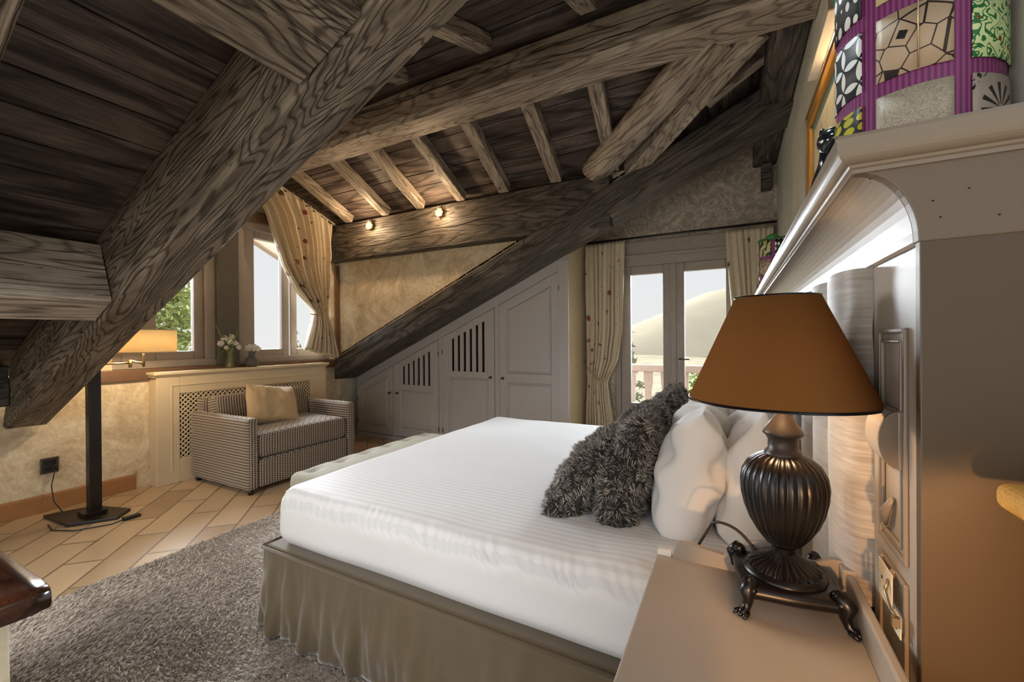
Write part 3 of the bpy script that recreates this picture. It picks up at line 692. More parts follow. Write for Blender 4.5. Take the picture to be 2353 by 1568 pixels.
# ------------------------------------------------------------------ sofa
S_ = thing('sofa', 'small two-seat sofa in beaded brown corduroy against the radiator cover', 'sofa', (-3.97, 2.6, 0))
sx0, sx1, sy0, sy1 = -4.495, -3.56, 2.035, 3.15
cx = (sx0+sx1)/2; cy = (sy0+sy1)/2
wv = lambda a: (lambda p, d: d*(a*noise.noise(p*7+Vector((a*900, 0, 0)))))
for yy in (sy0+.045, sy1-.045):
    s = MB(); s.rbox((cx, yy, .345), (sx1-sx0, .09, .61), .028, (14, 6, 12), wv(.004)); s.build('armrest', M['tweed'], S_, merge=True)
s = MB(); s.rbox((sx0+.07, cy, .41), (.14, sy1-sy0-.10, .73), .03, (6, 14, 12), wv(.004)); s.build('back_frame', M['tweed'], S_, merge=True)
s = MB(); s.rbox((cx+.045, cy, .165), (sx1-sx0-.11, sy1-sy0-.19, .24), .02, (10, 16, 6)); s.build('seat_base', M['tweed'], S_, merge=True)
s = MB(); s.rbox((cx+.05, cy, .395), (sx1-sx0-.13, sy1-sy0-.19, .205), .045, (14, 18, 8), lambda p, d: Vector((0, 0, .02*math.cos(p.x*3)*math.cos(p.y*2.2))) if d.z > .5 else d*.003*noise.noise(p*8)); s.build('seat_cushion', M['tweed'], S_, merge=True)
s = MB(); 
s.rbox((0, 0, 0), (.15, sy1-sy0-.19, .32), .04, (8, 18, 10), lambda p, d: d*(.02*math.cos(p.y*2)*math.cos(p.z*6)))
o = s.build('back_cushion', M['tweed'], S_, merge=True); o.matrix_world = Matrix.Translation((-4.28, cy, .62)) @ Matrix.Rotation(math.radians(-12), 4, 'Y')
for (a, b) in ((sx0+.06, sy0+.045), (sx1-.05, sy0+.045), (sx0+.06, sy1-.045), (sx1-.05, sy1-.045)):
    s = MB(); s.lathe([(0, 0), (.02, 0), (.024, .045), (0, .045)], 16, (a, b, 0)); s.build('foot', M['black_wood'], S_)
# ------------------------------------------------------------------ pillows
def pillow_fn(w, h, th, seed=0, wr=.006, pinch=.07, pe=4.):
    def fn(u, v, side):
        x, y = 2*u-1, 2*v-1; ax, ay = abs(x), abs(y)
        t = th/2*((1-ax**pe)**.42)*(((1-ay**9)**.35*1.05) if y < 0 else ((1-ay**2.2)**.7*1.05))
        px = x*w/2*(1-pinch*(1-ay**2)*ax**3*1.0)*(1-.10*max(0, y)**2); py = y*h/2*(1-pinch*(1-ax**2)*ay**3*1.0)
        r = noise.noise(Vector((x*2.2+seed, y*2.2, seed)))*wr*2 + wr*.9*math.sin((x*7+y*2)*2+4*noise.noise(Vector((x*1.5, y*1.5, seed))))*max(0, .3+.7*y)*1.0+wr*.8*noise.noise(Vector((x*7+seed, y*2, 3)))
        edge = min(1, (1-max(ax, ay))*9)
        return Vector((px, py, side*(t+r*edge)))
    return fn
def pillow_mesh(fn, n=36):
    s = MB()
    q = lambda k: math.copysign(1-(1-abs(2*k-1))**1.6, 2*k-1)*.5+.5
    for side in (1, -1): s.grid(lambda u, v: fn(q(u), q(v), side), n, n)
    return s
def place(o, loc, ex, ey):
    frame_obj(o, loc, ex, ey); return o
def strands(base_pts, normals, ln, wd, comb, curl, name, mat, parent, jitter=.5, segs=3):
    """ribbon hair: numpy arrays"""
    n = len(base_pts); k = np.linspace(0, 1, segs+1)
    L = ln*(1-jitter*rng.random(n))[:, None]
    d0 = normals+rng.normal(0, .25, (n, 3))+comb*.3; d0 /= np.linalg.norm(d0, axis=1)[:, None]
    side = np.cross(d0, rng.normal(0, 1, (n, 3))); side /= np.linalg.norm(side, axis=1)[:, None]
    pts = []
    p = base_pts.copy(); d = d0.copy()
    for i in range(segs+1):
        w = wd*(1-k[i]*.85)
        pts.append(p-side*w); pts.append(p+side*w)
        d = d+comb*curl/segs+rng.normal(0, .10, (n, 3)); d /= np.linalg.norm(d, axis=1)[:, None]
        p = p+d*L/segs
    V = np.stack(pts, 1).reshape(-1, 3); m = 2*(segs+1)
    base = (np.arange(n)*m)[:, None]
    fs = []
    for i in range(segs): fs.append(base+np.array([2*i, 2*i+1, 2*i+3, 2*i+2])[None, :])
    Fa = np.stack(fs, 1).reshape(-1, 4)
    me = bpy.data.meshes.new(name); me.vertices.add(len(V)); me.vertices.foreach_set('co', V.astype(np.float32).ravel())
    me.loops.add(Fa.size); me.loops.foreach_set('vertex_index', Fa.astype(np.int32).ravel())
    me.polygons.add(len(Fa)); me.polygons.foreach_set('loop_start', np.arange(0, Fa.size, 4, dtype=np.int32)); me.polygons.foreach_set('loop_total', np.full(len(Fa), 4, np.int32))
    me.update(calc_edges=True); me.materials.append(mat)
    o = bpy.data.objects.new(name, me); C.objects.link(o)
    if parent is not None: o.parent = parent
    return o
s = pillow_mesh(pillow_fn(.50, .42, .15, 3.3, .010), 30)
o = s.build('throw_pillow', M['beige_cushion'], merge=True)
tag(place(o, (-4.03, 2.54, .675), (.10, .98, -.16), (-.45, -.16, .85)), 'fluffy beige square pillow tilted on the small brown sofa', 'pillow')
# ------------------------------------------------------------------ bench
B_ = thing('bench', 'long tufted grey-green upholstered bench at the foot of the bed', 'bench', (-2.2, 2.2, 0))
def tuft(x, y):
    d = 0
    for i in range(6):
        for jx in (-.12, .12):
            c = (-2.15+jx, 1.68+i*.21+(.0 if jx < 0 else .105)); r = math.hypot(x-c[0], y-c[1]); d -= .03*math.exp(-(r/.045)**2)
    return d
s = MB(); bc = (-2.15, 2.20, .445)
s.rbox(bc, (.42, 1.26, .12), .05, (26, 70, 8), lambda p, d: Vector((0, 0, tuft(p.x+bc[0], p.y+bc[1])+.02*math.cos(p.x*5)*math.cos(p.y*1.6))) if d.z > .3 else Vector((0, 0, 0))); s.build('seat', M['bench_fab'], B_, merge=True)
s = MB(); s.box(-2.35, -1.95, 1.585, 2.815, .30, .385); s.build('frame', M['bench_fab'], B_, bevel=.01)
s = MB(); s.tube([(-2.36, 2.83, .40), (-2.36, 1.57, .40), (-1.94, 1.57, .40)], .006); s.build('piping', M['white_plastic'], B_)
for (a, b) in ((-2.32, 1.62), (-1.98, 1.62), (-2.32, 2.78), (-1.98, 2.78)):
    s = MB(); s.lathe([(0, 0), (.016, 0), (.026, .29), (0, .29)], 14, (a, b, .011)); s.build('leg', M['black_wood'], B_)
# ------------------------------------------------------------------ bed
Bd = thing('bed', 'large double bed with white striped sheet and taupe valance', 'bed', (-.8, 2.2, 0))
by0, by1, bX0, bX1 = 1.165, 3.20, -1.86, .165
def mat_f(p, d):
    o = Vector((0, 0, 0)); x, y = p.x, p.y
    yn = y+(by1-by0)/2
    if d.z > .2:
        o.z += .006*noise.noise(Vector((x*1.6, y*1.6, 0)))+.003*noise.noise(Vector((x*5, y*5, 3)))
        # slack crumples by the head near the bedside
        k = max(0, 1-abs(x-.72)/.45)*max(0, 1-yn/.5); o.z += k*(.03*noise.noise(Vector((x*4, y*6, 7)))+.016*abs(noise.noise(Vector((x*13+y*9, y*3, 2)))))
    # gathers along the near top edge
    e = max(0, 1-abs((p.z-.088))/.05)*max(0, 1-yn/.14)
    g = abs(math.sin(x*75+p.z*60+4*noise.noise(Vector((x*5, 0, 0)))))**.7*max(0, .55+1.1*noise.noise(Vector((x*11, 2, 0))))
    o += d*(-.015*g*e)
    if abs(d.y) > .5: o.y += .006*noise.noise(Vector((x*3, p.z*5, 1)))
    return o
s = MB(); s.rbox(((bX0+bX1)/2, (by0+by1)/2, .50), (bX1-bX0, by1-by0, .27), .085, (340, 90, 30), mat_f); s.build('mattress', M['sheet'], Bd, merge=True)
s = MB(); s.box(bX0-.02, bX1, by0-.015, by1, .335, .375); s.build('base_top', M['valance'], Bd, bevel=.01)
# valance cloth
def val(u, v):
    # path: foot end (from far) then near side to the head
    per = [(bX0-.035, by1), (bX0-.035, by0-.03), (bX1, by0-.03)]
    l1 = by1-by0; l2 = bX1-bX0; t = u*(l1+l2)
    if t < l1: x, y = bX0-.035, by1-t; nx, ny = -1, 0
    else: x, y = bX0-.035+(t-l1), by0-.03; nx, ny = 0, -1
    k = abs(t-l1); c = max(0, 1-k/.06)
    if c > 0: nx, ny = (-.7, -.7)
    fold = .034*noise.noise(Vector((t*5, v*.9, 0)))+.044*noise.noise(Vector((t*12, v*1.3, 4)))+.016*noise.noise(Vector((t*32, v*2.5, 9)))
    cf = .016*math.exp(-((t-l1-.10)/.03)**2)+.010*math.exp(-((t-l1-.2)/.02)**2)
    a = v*(max(fold*1.2, -.02)+.022+cf) - .01*c*(1-v)
    if t > l1+l2-.42: a *= .12
    z = .372-v*(.372-.022)+ v*.008*math.sin(t*9)
    return (x+nx*a, y+ny*a, z)
s = MB(); s.grid(val, 420, 18); s.build('valance', M['valance'], Bd, solid=.004)
s = MB(); s.tube([(bX0-.034, by1, .372), (bX0-.036, by0-.02, .372), (bX0-.02, by0-.033, .372), (bX1, by0-.032, .372)], .006); s.build('piping', M['valance'], Bd)
# pillows on the bed
EY = (0, 1, 0)
def up_at(deg): a = math.radians(deg); return (math.sin(a), 0, math.cos(a))
zb = .628
def whitep(x, y, h, w, th, lean, label, seed):
    s = pillow_mesh(pillow_fn(w, h, th, seed, .016, .05, 5.), 70); o = s.build('pillow', M['linen'], merge=True)
    u = Vector(up_at(lean)); c = Vector((x, y, zb))+u*(h/2*.96)
    place(o, c, (0, 1, 0), u); tag(o, label, 'pillow', 'white pillows against the headboard'); return o
whitep(-.175, 1.80, .45, .70, .21, 12, 'white pillow standing directly behind the near fur cushions', 1.1)
whitep(.03, 1.83, .46, .70, .18, 8, 'white pillow nearest the lamp, against the headboard', 5.2)
whitep(-.175, 2.62, .45, .70, .21, 12, 'white pillow standing directly behind the far fur cushions', 8.4)
whitep(.03, 2.64, .46, .70, .18, 8, 'far white pillow against the headboard', 2.7)
def furp(x, y, h, w, th, lean, label, seed, nst=26000):
    t = thing('fur_cushion', label, 'cushion', (x, y, zb), 'grey fur cushions')
    fn0 = pillow_fn(w, h, th, seed, .012, .04); fn = lambda u, v, sd: (lambda q: q*(1+.10*noise.noise(Vector((q.x*9+seed, q.y*9, q.z*9)))+.07*noise.noise(Vector((q.x*20, q.y*20+seed, q.z*20)))))(fn0(u, v, sd)); s = pillow_mesh(fn, 24); o = s.build('cover', M['fur_base'], merge=True)
    u = Vector(up_at(lean)); c = Vector((x, y, zb))+u*(h/2*.95); place(o, c, (0, 1, 0), u)
    o.parent = t; o.matrix_parent_inverse = t.matrix_basis.inverted()
    me = o.data; me.calc_loop_triangles()
    V = np.array([v.co[:] for v in me.vertices]); N = np.array([v.normal[:] for v in me.vertices]); Tq = np.array([q.vertices[:] for q in me.loop_triangles])
    A, B, D_ = V[Tq[:, 0]], V[Tq[:, 1]], V[Tq[:, 2]]; ar = np.linalg.norm(np.cross(B-A, D_-A), axis=1); pr = ar/ar.sum()
    idx = rng.choice(len(Tq), nst, p=pr); a, b = rng.random(nst), rng.random(nst); f = a+b > 1; a[f] = 1-a[f]; b[f] = 1-b[f]; a = a[:, None]; b = b[:, None]
    P_ = A[idx]*(1-a-b)+B[idx]*a+D_[idx]*b; Nn = N[Tq[idx, 0]]*(1-a-b)+N[Tq[idx, 1]]*a+N[Tq[idx, 2]]*b
    Nn /= np.linalg.norm(Nn, axis=1)[:, None]+1e-9
    sg_ = np.sign((Nn*(P_-V.mean(0))).sum(1)).sum(); Nn = Nn if sg_ > 0 else -Nn
    cl = P_[rng.choice(nst, 420)]
    near = np.empty(nst, int)
    for q in range(0, nst, 4000): near[q:q+4000] = np.argmin(((P_[q:q+4000, None, :]-cl[None])**2).sum(2), 1)
    comb = (cl[near]-P_)*34+np.array([0.1, -.25, .0])
    h_ = strands(P_, Nn, .024, .0012, comb, 1.2, 'fur', M['fur'], None)
    h_.parent = o; tag(h_, None, kind='stuff'); return t
furp(-.60, 1.72, .37, .54, .17, 34, 'grey-brown fur cushion nearest the camera, in front of its pair', 3.1)
furp(-.40, 1.77, .42, .62, .18, 16, 'taller grey-brown fur cushion leaning on the near white pillow', 6.6, 30000)
furp(-.60, 2.55, .35, .48, .16, 32, 'small dark fur cushion in front at the far side of the bed', 9.1, 18000)
furp(-.40, 2.60, .42, .56, .17, 16, 'taller fur cushion leaning on the far white pillow', 4.4, 18000)
# ------------------------------------------------------------------ headboard case with canopy
HB = thing('headboard', 'built-in headboard with channel-tufted velvet panel and curved lacquered canopy shelf', 'headboard', (.3, 2.2, 0))
xb, Yn, Yf = .25, .85, 3.62; Zs = 1.66
s = MB(); s.box(xb, XR, Yn+.001, Yf, 0, 1.44); s.build('case', M['taupe_paint'], HB, bevel=.003)
# channels
s = MB(); y = 1.07; n = 11; w = (3.42-1.07)/n
for k in range(n):
    def ch(u, v, k=k):
        a = u*PI; q = math.sin(a)**.6 if 0 < u < 1 else 0
        return (xb-.052*q+.003*noise.noise(Vector((u*3, v*8, k))), y+w*k+w*(.5-.5*math.cos(a))*1.0, .35+v*(1.44-.35) if k else .76+v*(1.44-.76))
    s.grid(ch, 12, 30)
    s.add([(xb, y+w*k, .35), (xb, y+w*k+w, .35), (xb, y+w*k+w, 1.44), (xb, y+w*k, 1.44)], [(0, 1, 2, 3)])
s.build('tufted_panel', M['velvet'], HB)
# end panel (facing the camera); its shade is put into a darker brown
s = MB(); s.box(xb-.002, .95, Yn-.018, Yn, 0, 1.452); s.build('end_panel', plain('shaded_brown_panel', '#52422f', .4, var=.05, sc=3), HB, bevel=.002)
# canopy: cove profile in x-z, extruded along y, with end board
cov = [(xb, 1.44)]
for k in range(13):
    a = PI/2*k/12; cov.append((xb-.004-.074*(1-math.cos(a)), 1.445+.112*math.sin(a)))
cove = cov+[(.170, 1.560)]
s = MB(); s.prism([(XR, 1.44)]+cove+[(XR, 1.569)], Yn+.001, Yf); s.build('cove', M['taupe_paint'], HB)
s = MB(); s.prism([(.95, 1.452), (xb-.004, 1.442)]+cove[1:]+[(.170, 1.569), (.95, 1.569)], Yn-.02, Yn+.001); s.build('canopy_end', M['panel_brown'], HB, bevel=.002)
# cornice moulding sweeps round the corner: profile (offset outward, z)
Zs = 1.612
prof = [(0, 1.556), (.004, 1.556), (.004, 1.562), (.008, 1.564), (.010, 1.568)]+[(.010+.018*math.sin(a), 1.568+.030*(1-math.cos(a))) for a in [PI/2*k/8 for k in range(1, 9)]]+[(.029, 1.604), (.026, 1.610), (.020, Zs), (-.02, Zs)]
path = [((.172, Yf), (-1, 0)), ((.172, Yn-.02), (-1, -1)), ((.95, Yn-.02), (0, -1))]
s = MB(); vs = []
for (px, py), (dx, dy) in path:
    for (o_, z) in prof: vs.append((px+dx*o_, py+dy*o_, z))
m = len(prof); s.add(vs, [(i*m+k, i*m+k+1, (i+1)*m+k+1, (i+1)*m+k) for i in range(2) for k in range(m-1)]); s.build('cornice', M['moulding'], HB)
s = MB(); s.box(.185, XR-.001, Yn-.01, Yf, 1.57, Zs-.001); s.box(XR-.001, .95, Yn-.01, Yn, 1.57, Zs-.001); s.build('shelf_top', M['moulding'], HB)
# raised trim on the narrow board
s = MB(); x0 = xb-.006
def rect(a, b, c, d, w=.008):
    s.box(x0, xb, a, a+w, c, d); s.box(x0, xb, b-w, b, c, d); s.box(x0, xb, a+w, b-w, c, c+w); s.box(x0, xb, a+w, b-w, d-w, d)
rect(.885, 1.02, .93, 1.315); rect(.903, 1.003, .95, 1.295, .005); rect(.885, 1.02, .62, .90)
s.build('trim_frame', M['moulding'], HB, bevel=.002)
s = MB(); s.tube([(x0+.002, .985, .96), (x0-.004, .965, .99), (x0+.002, .945, 1.02)], [.003, .008, .004], 8); s.build('carving', M['moulding'], HB); s = MB()
s.tube([(x0, .965+.03*math.cos(a), .90+.02*math.sin(a)) for a in [PI+PI*k/10 for k in range(11)]], .005, 6)
s.build('carving', M['moulding'], HB)
# thin mounted fixtures on the board
t = thing('wall_sconce', 'small curved silver-grey reading sconce on the headboard board behind the lampshade', 'wall light', (xb, .96, 1.16))
s = MB(); s.prism([(.240, 1.13+.045)]+[(.240-.022*math.sin(a), 1.13+.045*math.cos(a)) for a in [PI*k/14 for k in range(1, 14)]]+[(.240, 1.085)], .905, .99); s.build('sconce_body', M['taupe_paint'], t, bevel=.002)
s = MB(); s.prism([(.240, 1.13+.047)]+[(.240-.024*math.sin(a), 1.13+.047*math.cos(a)) for a in [PI*k/14 for k in range(1, 14)]]+[(.240, 1.083)], .899, .905); s.build('end_cap', M['panel_brown'], t)
s = MB(); s.box(.240, .2499, .897, .994, 1.082, 1.178); s.build('back_plate', M['moulding'], t, bevel=.002)
t = thing('double_socket', 'pale socket with small brass catch low on the headboard board beside the nightstand', 'socket', (xb, .93, .86))
s = MB(); s.box(.236, .2379, .915, .985, .835, .90); s.box(.236, .2379, .875, .905, .815, .85); s.build('socket_plate', M['cream_paint'], t, bevel=.0008)
s = MB()
for (yy, zz) in ((.935, .875), (.95, .86), (.965, .872), (.887, .84), (.893, .825)): s = MB(); s.tube([(.2365, yy, zz), (.235, yy, zz)], .003, 8); s.build('pin_hole', M['black_plastic'], t)
pass
s = MB(); s.tube([(.235, .93, .885), (.228, .915, .87), (.23, .90, .85), (.234, .89, .845)], .0025, 6); s.box(.226, .236, .872, .882, .835, .85); s.build('catch', M['brass'], t)
# screw holes on the brown canopy end
s = MB()
for (xx, zz) in ((.19, 1.545), (.262, 1.50), (.30, 1.512), (.33, 1.47), (.27, 1.475), (.36, 1.49)): s = MB(); s.tube([(xx, Yn-.0205, zz), (xx, Yn-.0212, zz)], .0012, 8); s.build('screw_hole', M['gap'], HB)
# ------------------------------------------------------------------ patchwork drums
def patch_mats():
    out = []
    def mk(name, f): t = NT(name); out.append(t.fin(f(t), .55))
    def petals(t):
        x, y, z = t.sep(t.coord('UV', (2.6, 2.6, 1))); fx = t.math('FRACT', x); fy = t.math('FRACT', y); tot = 0.
        for cx_ in (0, 1):
            for cy_ in (0, 1):
                dx = t.math('SUBTRACT', fx, float(cx_)); dy = t.math('SUBTRACT', fy, float(cy_))
                r = t.math('ADD', t.math('MULTIPLY', dx, dx), t.math('MULTIPLY', dy, dy)); tot = t.math('ADD', t.math('LESS_THAN', r, .44), tot)
        return t.mix(t.math('GREATER_THAN', tot, 1.5), '#15161a', '#dfe3e2')
    def drops(t):
        v = t.n('ShaderNodeTexVoronoi', Vector=t.coord('UV', (4.5, 3., 1)), Scale=1., Randomness=.35)
        return t.mix(t.math('LESS_THAN', v.outputs['Distance'], .36), '#17181c', '#e3e6e6')
    def yellow(t):
        v = t.n('ShaderNodeTexVoronoi', Vector=t.coord('UV', (3., 6., 1)), Scale=1., Randomness=.2)
        return t.mix(t.math('LESS_THAN', v.outputs['Distance'], .43), '#1c1c0c', '#b0a81f')
    def swirl(t):
        n_ = t.noise(t.coord('UV', (7, 7, 1)), 1.2, 2, .5, 1.5); q = t.math('ABSOLUTE', t.math('SINE', t.math('MULTIPLY', n_, 22.)))
        return t.mix(q, '#8a8071', '#b5aa97')
    def geo(t):
        v = t.n('ShaderNodeTexVoronoi', {'distance': 'CHEBYCHEV'}, Vector=t.coord('UV', (3.2, 3.2, 1), (0, 0, .4)), Scale=1., Randomness=.8)
        e = t.n('ShaderNodeTexVoronoi', {'feature': 'DISTANCE_TO_EDGE'}, Vector=t.coord('UV', (3.2, 3.2, 1), (0, 0, .4)), Scale=1., Randomness=.8)
        c = t.mix(t.math('LESS_THAN', v.outputs['Distance'], .2), '#b39d84', '#1b1512'); c = t.mix(t.math('LESS_THAN', v.outputs['Distance'], .09), c, '#8d7f70')
        return t.mix(t.math('LESS_THAN', e.outputs['Distance'], .03), c, '#2a1d18')
    def green(t):
        n_ = t.noise(t.coord('UV', (5, 5, 1)), 1., 1, .5, 1.2); q = t.math('LESS_THAN', t.math('ABSOLUTE', t.math('SINE', t.math('MULTIPLY', n_, 13.))), .5)
        v = t.n('ShaderNodeTexVoronoi', Vector=t.coord('UV', (4, 4, 1)), Scale=1.)
        c = t.mix(q, '#c8dba4', '#1f6b34'); return t.mix(t.math('LESS_THAN', v.outputs['Distance'], .16), c, '#8a3320')
    def daisy(t):
        x, y, z = t.sep(t.coord('UV', (1, 1, 1), loc=(-.5, -.5, 0)))
        an = t.math('ARCTAN2', y, x); r = t.math('SQRT', t.math('ADD', t.math('MULTIPLY', x, x), t.math('MULTIPLY', y, y)))
        q = t.math('GREATER_THAN', t.math('SINE', t.math('MULTIPLY', an, 12.)), .35); q = t.math('MULTIPLY', q, t.math('LESS_THAN', r, .38)); q = t.math('MULTIPLY', q, t.math('GREATER_THAN', r, .06))
        w_ = t.math('MULTIPLY', t.math('GREATER_THAN', r, .55), t.math('GREATER_THAN', t.noise(t.coord('UV', (12, 12, 1)), 1.), .55))
        return t.mix(t.math('MAXIMUM', q, w_), '#a2968c', '#1d1a1c')
    def leafy(t):
        x, y, z = t.sep(t.coord('UV', (1.5, 1.5, 1), (0, 0, .6)))
        n_ = t.noise(t.coord('UV', (2.2, 2.2, 1)), 1., 1); a = t.math('SINE', t.math('MULTIPLY', t.math('ADD', x, t.math('MULTIPLY', n_, 1.2)), 9.))
        return t.mix(t.math('GREATER_THAN', a, .25), '#bfb280', '#1d4a24')
    for nm, f in (('petal_patch', petals), ('drop_patch', drops), ('yellow_patch', yellow), ('swirl_patch', swirl), ('geometric_patch', geo), ('green_vine_patch', green), ('daisy_patch', daisy), ('leaf_patch', leafy)): mk(nm, f)
    return out
PM = patch_mats()
def ribm():
    t = NT('ribbed_purple_ribbon'); x, y, z = t.sep(t.coord('UV', (1, 1, 1))); a = t.math('MULTIPLY_ADD', t.math('SINE', t.math('MULTIPLY', x, 2*PI*90)), .5, .5)
    return t.fin(t.mix(a, '#5a2050', '#883a74'), .5, a, .3, .002)
M['ribbon'] = ribm()
t_ = NT('green_beads'); M['green'] = t_.fin('#2c7a3c', .5)
def drum(cx_, cy_, label, a0, order):
    t = thing('patchwork_drum', label, 'lampshade', (cx_, cy_, Zs), 'patchwork drums standing on the canopy shelf'); r = .110; z0, z1 = Zs, 1.985
    s = MB(); s.grid(lambda u, v: (cx_+r*math.cos(2*PI*u), cy_+r*math.sin(2*PI*u), z0+(z1-z0)*v), 96, 1)
    s.grid(lambda u, v: (cx_+(r-.004)*math.cos(2*PI*u), cy_+(r-.004)*math.sin(2*PI*u), z0+(z1-z0)*v), 96, 1); s.build('drum_body', M['ribbon'], t)
    rows = [(1.616, 1.710), (1.735, 1.842), (1.868, 1.974)]
    for c in range(6):
        for q, (za, zb_) in enumerate(rows):
            am = a0+2*PI*c/6; hw = 2*PI*24/360
            s = MB(); s.grid(lambda u, v: (cx_+(r+.0025)*math.cos(am-hw+2*hw*u), cy_+(r+.0025)*math.sin(am-hw+2*hw*u), za+(zb_-za)*v), 10, 1, uv=lambda u, v: (u, v*(zb_-za)/.107+(1-(zb_-za)/.107)))
            s.build('patch', PM[order[c][q]], t, solid=.002)
    s = MB()
    for k in range(48):
        a = 2*PI*k/48; s.tube([(cx_+(r+.004)*math.cos(a), cy_+(r+.004)*math.sin(a), z1-.012), (cx_+(r+.004)*math.cos(a), cy_+(r+.004)*math.sin(a), z1+.006)], .004, 6)
    s.build('bead_trim', M['green'], t)
    return t
a_cam = math.atan2(-1.02, -.30)
o6 = [[3, 4, 7], [6, 5, 3], [4, 1, 5], [0, 3, 2], [3, 6, 0], [2, 0, 1]]
d1 = drum(.295, 1.015, 'large patchwork drum with purple ribbed bands on the near end of the canopy shelf', a_cam, o6)
s = MB(); yv = 1.015+.118*math.sin(a_cam+.05); xv = .295+.118*math.cos(a_cam+.05); s.tube([(xv, yv, 1.735), (xv, yv, 1.99)], .0012, 6); s.build('gold_cord', M['brass'], d1)
d2 = drum(.285, 3.45, 'distant patchwork drum with green beaded rim on the far end of the canopy shelf', a_cam+.5, o6[::-1])
s = MB(); s.ball((.25, 3.37, 1.992), .035, 16, (1, 1, .7)); s.build('finial', M['green'], d2)
# figurine
s = MB(); s.tube([(.235, 1.50, Zs+.02), (.225, 1.42, Zs+.035), (.22, 1.34, Zs+.055), (.215, 1.28, Zs+.075), (.212, 1.235, Zs+.105), (.208, 1.21, Zs+.13)], [.02, .036, .042, .036, .026, .022], 16)
s.ball((.207, 1.195, Zs+.142), .030, 16, (1, 1.25, .95)); s.ball((.205, 1.163, Zs+.132), .018, 12, (1, 1.2, .8))
for dx in (-.016, .016): s.ball((.207+dx, 1.21, Zs+.168), .010, 8, (.7, .6, 1.3))
for dx in (-.025, .022): s.tube([(.22+dx, 1.30, Zs+.04), (.218+dx, 1.25, Zs+.012), (.216+dx, 1.20, Zs+.010)], [.018, .013, .010], 10)
s.tube([(.24, 1.49, Zs+.02), (.26, 1.55, Zs+.012), (.25, 1.62, Zs+.010)], [.012, .008, .005], 8)
tag(s.build('figurine', M['navy']), 'small glossy dark animal figurine on the canopy shelf beside the patchwork drum', 'figurine')
# painting and picture light
P_ = thing('painting', 'gold-framed pale painting with teal border on the right wall', 'painting', (XR, 2.2, 2.2))
y0, y1, z0, z1 = 1.62, 2.72, 1.80, 2.47; s = MB()
for (a, b, c, d) in ((y0, y1, z0, z0+.07), (y0, y1, z1-.07, z1), (y0, y0+.07, z0+.07, z1-.07), (y1-.07, y1, z0+.07, z1-.07)): s.box(XR-.05, XR-.001, a, b, c, d)
s.build('frame', plain('gilded_frame', '#c08b3a', .35, metal=.3, var=.15), P_, bevel=.012, bseg=3)
s = MB()
for (a, b, c, d) in ((y0-.012, y1+.012, z0-.012, z0), (y0-.012, y1+.012, z1, z1+.012), (y0-.012, y0, z0, z1), (y1, y1+.012, z0, z1)): s.box(XR-.055, XR-.001, a, b, c, d)
s.build('outer_edge', M['moulding'], P_)
s = MB(); s.box(XR-.03, XR-.02, y0+.07, y1-.07, z0+.07, z1-.07); s.build('teal_mount', plain('teal_mount', '#7c9a9a', .7), P_)
t = NT('pale_wash'); n_ = t.noise(t.coord('Object', (2, 4, 4)), 1.5, 4, .6, 1.)
s = MB(); s.box(XR-.034, XR-.03, y0+.12, y1-.12, z0+.12, z1-.12); s.build('canvas', t.fin(t.ramp(n_, [(.3, '#b99b86'), (.5, '#d3cca8'), (.7, '#c9c49a')]), .6), P_)
Pl = thing('picture_light', 'white box picture light above the gold-framed painting', 'picture light', (XR, 2.6, 2.7))
s = MB(); s.box(XR-.065, XR-.022, 2.06, 2.58, 2.60, 2.655); s.build('light_box', M['white_plastic'], Pl, bevel=.003)
s = MB(); s.box(XR-.022, XR-.001, 2.2, 2.45, 2.60, 2.65); s.build('bracket', M['moulding'], Pl); s = MB(); s.box(XR-.066, XR-.020, 2.05, 2.06, 2.598, 2.657); s.build('end_cap', M['moulding'], Pl)
# ------------------------------------------------------------------ nightstand
N_ = thing('nightstand', 'taupe painted nightstand with wavy gallery rail beside the bed', 'nightstand', (.03, .8, 0))
nx0, nx1, ny0, ny1, nz = -.172, .222, .28, 1.128, .75
s = MB(); s.box(nx0, nx1, ny0, ny1, nz-.028, nz); s.build('top', M['taupe_paint'], N_, bevel=.006, bseg=3)
s = MB(); s.box(nx0+.02, nx1-.005, ny0+.02, ny1-.012, .08, nz-.028); s.build('body', M['taupe_paint'], N_, bevel=.004)
for k in range(2):
    s = MB(); z0 = .12+k*.30; s.box(nx0+.005, nx0+.02, ny0+.05, ny1-.04, z0, z0+.27); dr = s.build('drawer', M['taupe_paint'], N_, bevel=.006)
    s = MB(); s.ball((nx0-.008, (ny0+ny1)/2, z0+.135), .014, 12); s.build('knob', M['steel'], dr)
for (a, b) in ((nx0+.05, ny0+.05), (nx1-.05, ny0+.05), (nx0+.05, ny1-.05), (nx1-.05, ny1-.05)):
    s = MB(); s.lathe([(0, 0), (.018, 0), (.025, .04), (.022, .08), (0, .08)], 16, (a, b, 0)); s.build('foot', M['taupe_paint'], N_)
